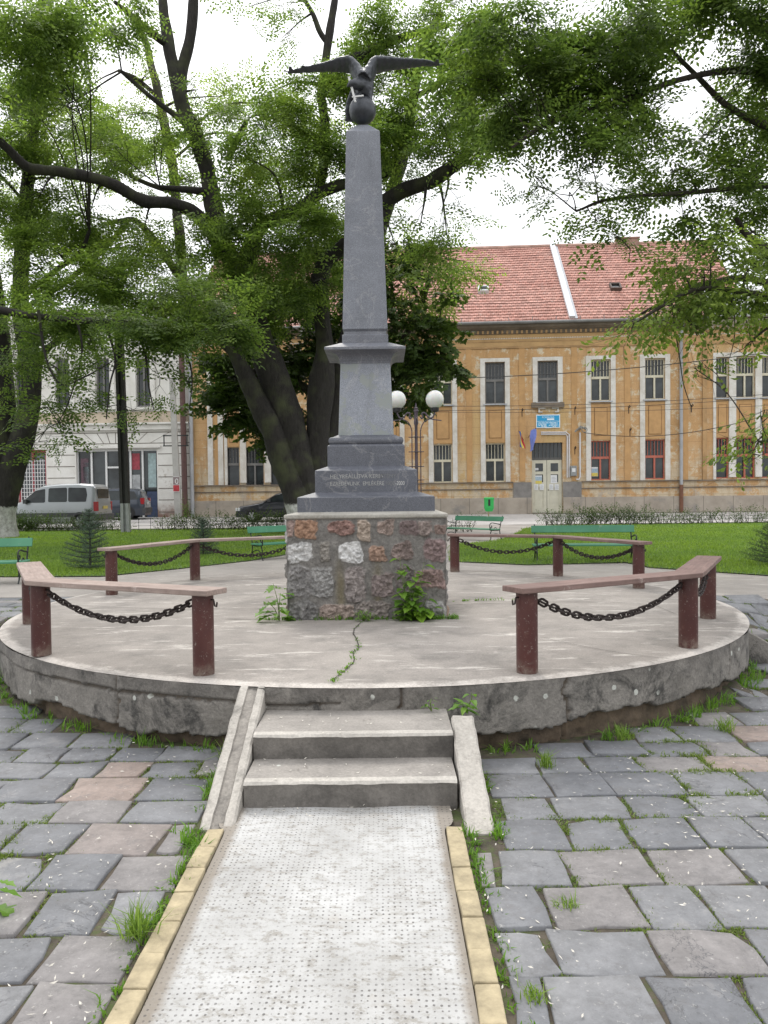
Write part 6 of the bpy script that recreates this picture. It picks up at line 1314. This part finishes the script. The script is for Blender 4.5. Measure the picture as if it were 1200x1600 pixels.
tp_, q = tree('lime_tree', (lambda v: Vector((v.x, v.y, gz(v.x, v.y))))(at(590, 815, 30.5)), 'bright yellow green crown rising behind the dark tree right of the obelisk', 'tree', [[(590, 830, 30.5, 10), (592, 700, 30.5, 9), (606, 590, 30.5, 7), (660, 470, 30.5, 5), (675, 410, 30.5, 3)]],
    [(690, 405, 46, 22, 30, .8), (650, 430, 46, 30, 30.5, .7), (715, 435, 34, 20, 30, .8), (660, 470, 40, 26, 30, .8), (620, 350, 30, 36, 30, .35), (735, 420, 18, 14, 30, .7)], 'simple', 'lime', M_bark2, 55, lsc=1.6); nq += q
# --- 6 big tree beyond the right edge
b = at(1420, 900, 13.5); b.z = gz(b.x, b.y); D = 13
e, q = tree('elm_tree', b, 'large tree beyond the right edge whose dark canopy fills the upper right', 'tree', [
    [(1420, 910, 13.5, 60), (1410, 760, 13.5, 50), (1390, 560, 13.5, 45), (1370, 420, 13.5, 30), (1340, 300, 13.4, 20), (1290, 180, 13.2, 14), (1230, 80, 13, 9), (1130, 0, 12.5, 6), (1000, -60, 12, 4)],
    [(1380, 500, 13.5, 24), (1300, 440, 13.2, 14), (1230, 402, 13, 10), (1190, 385, 13, 8), (1165, 365, 13, 6), (1150, 340, 13, 4)],
    [(1300, 440, 13.2, 10), (1230, 450, 13, 8), (1170, 435, 13, 6), (1120, 440, 13, 5), (1075, 450, 13, 4), (1030, 475, 13, 3), (985, 500, 13, 2)],
    [(1320, 300, 13.4, 12), (1230, 215, 13, 8), (1170, 185, 13, 6), (1130, 160, 13, 5), (1090, 120, 13, 4), (1050, 80, 13, 3)], [(1320, 310, 13.4, 10), (1200, 290, 13, 6), (1090, 300, 12.8, 4), (960, 310, 12.5, 3), (900, 330, 12.5, 2)],
    [(1260, 130, 13, 8), (1160, 110, 12.8, 6), (1060, 125, 12.6, 5), (950, 165, 12.4, 5), (860, 190, 12.2, 4), (800, 230, 12.2, 3)],
    [(1150, 440, 13, 1.6), (1148, 490, 13, 1.2), (1147, 530, 13, 1), (1140, 560, 13, .6)], [(1168, 440, 13, 1.4), (1166, 500, 13, 1.1), (1178, 540, 13, .7)], [(1048, 470, 13, 1.4), (1062, 560, 13, 1.1), (1068, 600, 13, .9), (1080, 636, 13, .7)], [(1090, 450, 13, 1.2), (1092, 500, 13, .9), (1102, 530, 13, .6)],
    [(1340, 640, 13.5, 8), (1260, 660, 13, 5), (1210, 680, 13, 3)], [(985, 390, 12.5, .8), (982, 410, 12.5, .6)]],
    [(860, 40, 90, 55, 12, 1.1), (960, 60, 90, 70, 12.3, 1.2), (1060, 40, 90, 55, 12.6, 1.2), (1150, 60, 80, 70, 12.8, 1.2), (1180, 150, 60, 60, 13, .8), (780, 50, 60, 50, 12, 1.0), (760, 120, 50, 45, 12.3, .9), (840, 130, 80, 55, 12.2, 1.2), (930, 150, 70, 55, 12.4, 1.2), (860, 210, 60, 42, 12.2, .85), (920, 250, 55, 42, 12.2, .85), (890, 300, 46, 30, 12.3, .6), (930, 340, 36, 22, 12.4, .5), (1030, 150, 50, 60, 13, .55), (1000, 305, 50, 28, 12.6, .6), (1060, 320, 56, 34, 12.8, .7), (1130, 300, 56, 44, 13, .75), (1180, 360, 50, 50, 13, 1.0), (1180, 250, 50, 50, 13, .8), (1100, 220, 50, 50, 13, .5), (1060, 260, 40, 40, 13.3, .4), (830, 290, 22, 22, 12.2, .3), (980, 200, 40, 30, 13, .4), (1230, 300, 50, 80, 13, .8), (960, 370, 22, 20, 12.5, .3)], 'locust', 'near', M_bark2, 62, lsc=.9)
nq += q
e, q = tree('elm_bough', at(1300, 900, 11.5)-Vector((0, 0, 0)), 'tree beyond the right edge holding up low light green leafy boughs before the right facade', 'tree', [
    [(1300, 915, 11.5, 30), (1310, 760, 11.5, 26), (1300, 600, 11.5, 20), (1270, 500, 11.6, 12), (1220, 470, 11.8, 7), (1150, 455, 12, 5), (1090, 452, 12, 4), (1040, 475, 12, 3), (1000, 500, 12, 2)], [(1300, 700, 11.5, 8), (1230, 690, 11.5, 4), (1185, 690, 11.5, 2)]],
    [(1100, 420, 42, 32, 12, .9), (1140, 495, 44, 22, 12, .8), (1060, 490, 36, 20, 12, .7), (1130, 470, 50, 28, 12, 1.2), (1180, 480, 36, 36, 12, .9), (1080, 455, 44, 26, 12, .9), (1030, 485, 40, 24, 12, .9), (990, 505, 30, 16, 12, .7), (1090, 525, 20, 20, 12, .4), (1085, 575, 20, 14, 12, .5), (1110, 410, 50, 30, 12, .8), (1060, 420, 36, 24, 12.2, .6), (1170, 420, 40, 40, 12, .8), (1192, 680, 24, 28, 11.5, .9), (1175, 712, 22, 12, 11.5, .6), (1195, 640, 14, 20, 11.5, .5), (1165, 540, 20, 20, 12, .3)], 'simple', 'lime', M_bark2, 130, lsc=1.15)
nq += q
print('leaf quads', nq)
# ---------------------------------------------------------------- hedges with wire fence
def hedge(label, x0, x1, y, dens, hh=.5):
    e = empty('low_hedge', ((x0+x1)/2, y, gz(0, y)), label=label, cat='hedge', group='thin hedges along the street'); sm = MB(); P = []; cx = (x0+x1)/2
    x = x0
    while x < x1:
        k = .5+.9*mnoise.noise(Vector((x*.5, y, 1)))
        if k > .1:
            h = hh*(.75+.6*k); b0 = Vector((x-cx, rng.normal(0, .06), 0))
            for _ in range(4):
                tip = b0+Vector((rng.normal(0, .16), rng.normal(0, .10), h*rng.uniform(.7, 1.15))); sm.tube([b0, b0.lerp(tip, .5)+Vector(rng.normal(0, .03, 3)), tip], [.009, .006, .003], 4, False)
                for _ in range(int(rng.poisson(5*dens*k+.5))): P.append(b0.lerp(tip, rng.uniform(.35, 1))+Vector(rng.normal(0, .07, 3)))
        x += rng.uniform(.10, .22)
    sm.build('stems', M_bark2, e); P = np.array([tuple(p) for p in P]); V, Q = instance('simple', P-np.array([.05, 0, 0]), rng.normal(0, 1, (len(P), 3))+np.array([0, 0, .4]), rng.uniform(.5, .85, len(P))); npmesh('leaves', V, Q, LM['dark'], e)
hedge('sparse low hedge along the back of the left lawn before the parked van', -16, -3.0, 28.9, 1.5, .42); hedge('sparse low hedge along the back of the right lawn before the ochre building', 6.2, 20, 29.4, 1.5, .42)
hedge('short piece of low hedge just right behind the pedestal', 2.0, 3.0, 25.5, 1.0, .5)
for lab, x0, x1, y in (('thin wire mesh fence inside the hedge of the right lawn', 6.2, 20, 29.55), ('thin wire mesh fence inside the hedge of the left lawn', -16, -3.0, 29.05)):
    m_ = MB(); x = x0; cx = (x0+x1)/2
    while x < x1: m_.box(x-cx, x-cx+.014, -.005, .005, 0, .48); x += .45
    for z in (.04, .18, .32, .46): m_.box(x0-cx, x1-cx, .006, .014, z, z+.012)
    o = m_.build('wire_fence', M_iron, None); o.location = (cx, y, gz(0, y)); tag(o, lab, 'fence', 'wire fences along the street')
# ---------------------------------------------------------------- small spruces
M_spr = leafmat('blue_spruce_needles', (.035, .062, .05), (.075, .115, .095), .15); M_spg = leafmat('green_spruce_needles', (.03, .06, .025), (.06, .10, .04), .15)
def spruce(px, py, d, H, Rw, label, m, curl=False):
    b = at(px, py, d); b.z = gz(b.x, b.y); e = empty('young_spruce', b, label=label, cat='spruce', group='young spruces on the lawns'); sm = MB().tube([(0, 0, 0), (.01, 0, H*.5), (0, 0, H*.95)], [.025, .015, .005], 6); A, Dn = [], []
    z = .06
    while z < H*.97:
        f_ = 1-z/H; nb = 7; off = rng.uniform(0, 6)
        for k in range(nb):
            a = off+k*2*math.pi/nb+rng.normal(0, .15); L_ = Rw*(f_**.85)*rng.uniform(.75, 1.15)+.03; dv = Vector((math.cos(a), math.sin(a), .12+.5*(1-f_))); p0 = Vector((0, 0, z)); p1 = p0+dv*L_; sm.tube([p0, p0.lerp(p1, .6)+Vector((0, 0, -.02)), p1], [.006, .004, .002], 4, False)
            for s_ in np.arange(.15, 1.0, .035/L_ if L_ > .05 else .3):
                p = p0.lerp(p1, s_); 
                for side in (-1, 0, 1):
                    q = p+Vector((-math.sin(a), math.cos(a), 0))*side*(.10*L_/Rw)*(1-s_*.6)*rng.uniform(.3, 1.1)+Vector((0, 0, rng.normal(0, .01)))
                    for _ in range(6): A.append(tuple(q+Vector(rng.normal(0, .012, 3)))); Dn.append(tuple(dv*.5+Vector(rng.normal(0, .8, 3))))
        z += H*.075
    A = np.array(A); Dn = np.array(Dn); Dn /= np.linalg.norm(Dn, axis=1, keepdims=True); S_ = np.cross(Dn, rng.normal(0, 1, Dn.shape)); S_ /= np.linalg.norm(S_, axis=1, keepdims=True); L_ = rng.uniform(.018, .034, (len(A), 1)); P = np.stack([A-S_*.0022, A+S_*.0022, A+Dn*L_+S_*.001, A+Dn*L_-S_*.001], 1)
    sm.build('trunk', M_bark2, e); npmesh('needles', P.reshape(-1, 3), np.arange(len(A)*4).reshape(-1, 4), m, e)
spruce(141, 905, 12.7, 1.02, .50, 'young blue spruce on the left lawn behind the front left railing', M_spr); spruce(318, 884, 15.5, .80, .38, 'small faint blue spruce behind the middle post of the back left railing', M_spr); spruce(1215, 893, 12.2, .85, .55, 'dark green young spruce at the right edge of the photo on the lawn', M_spg)
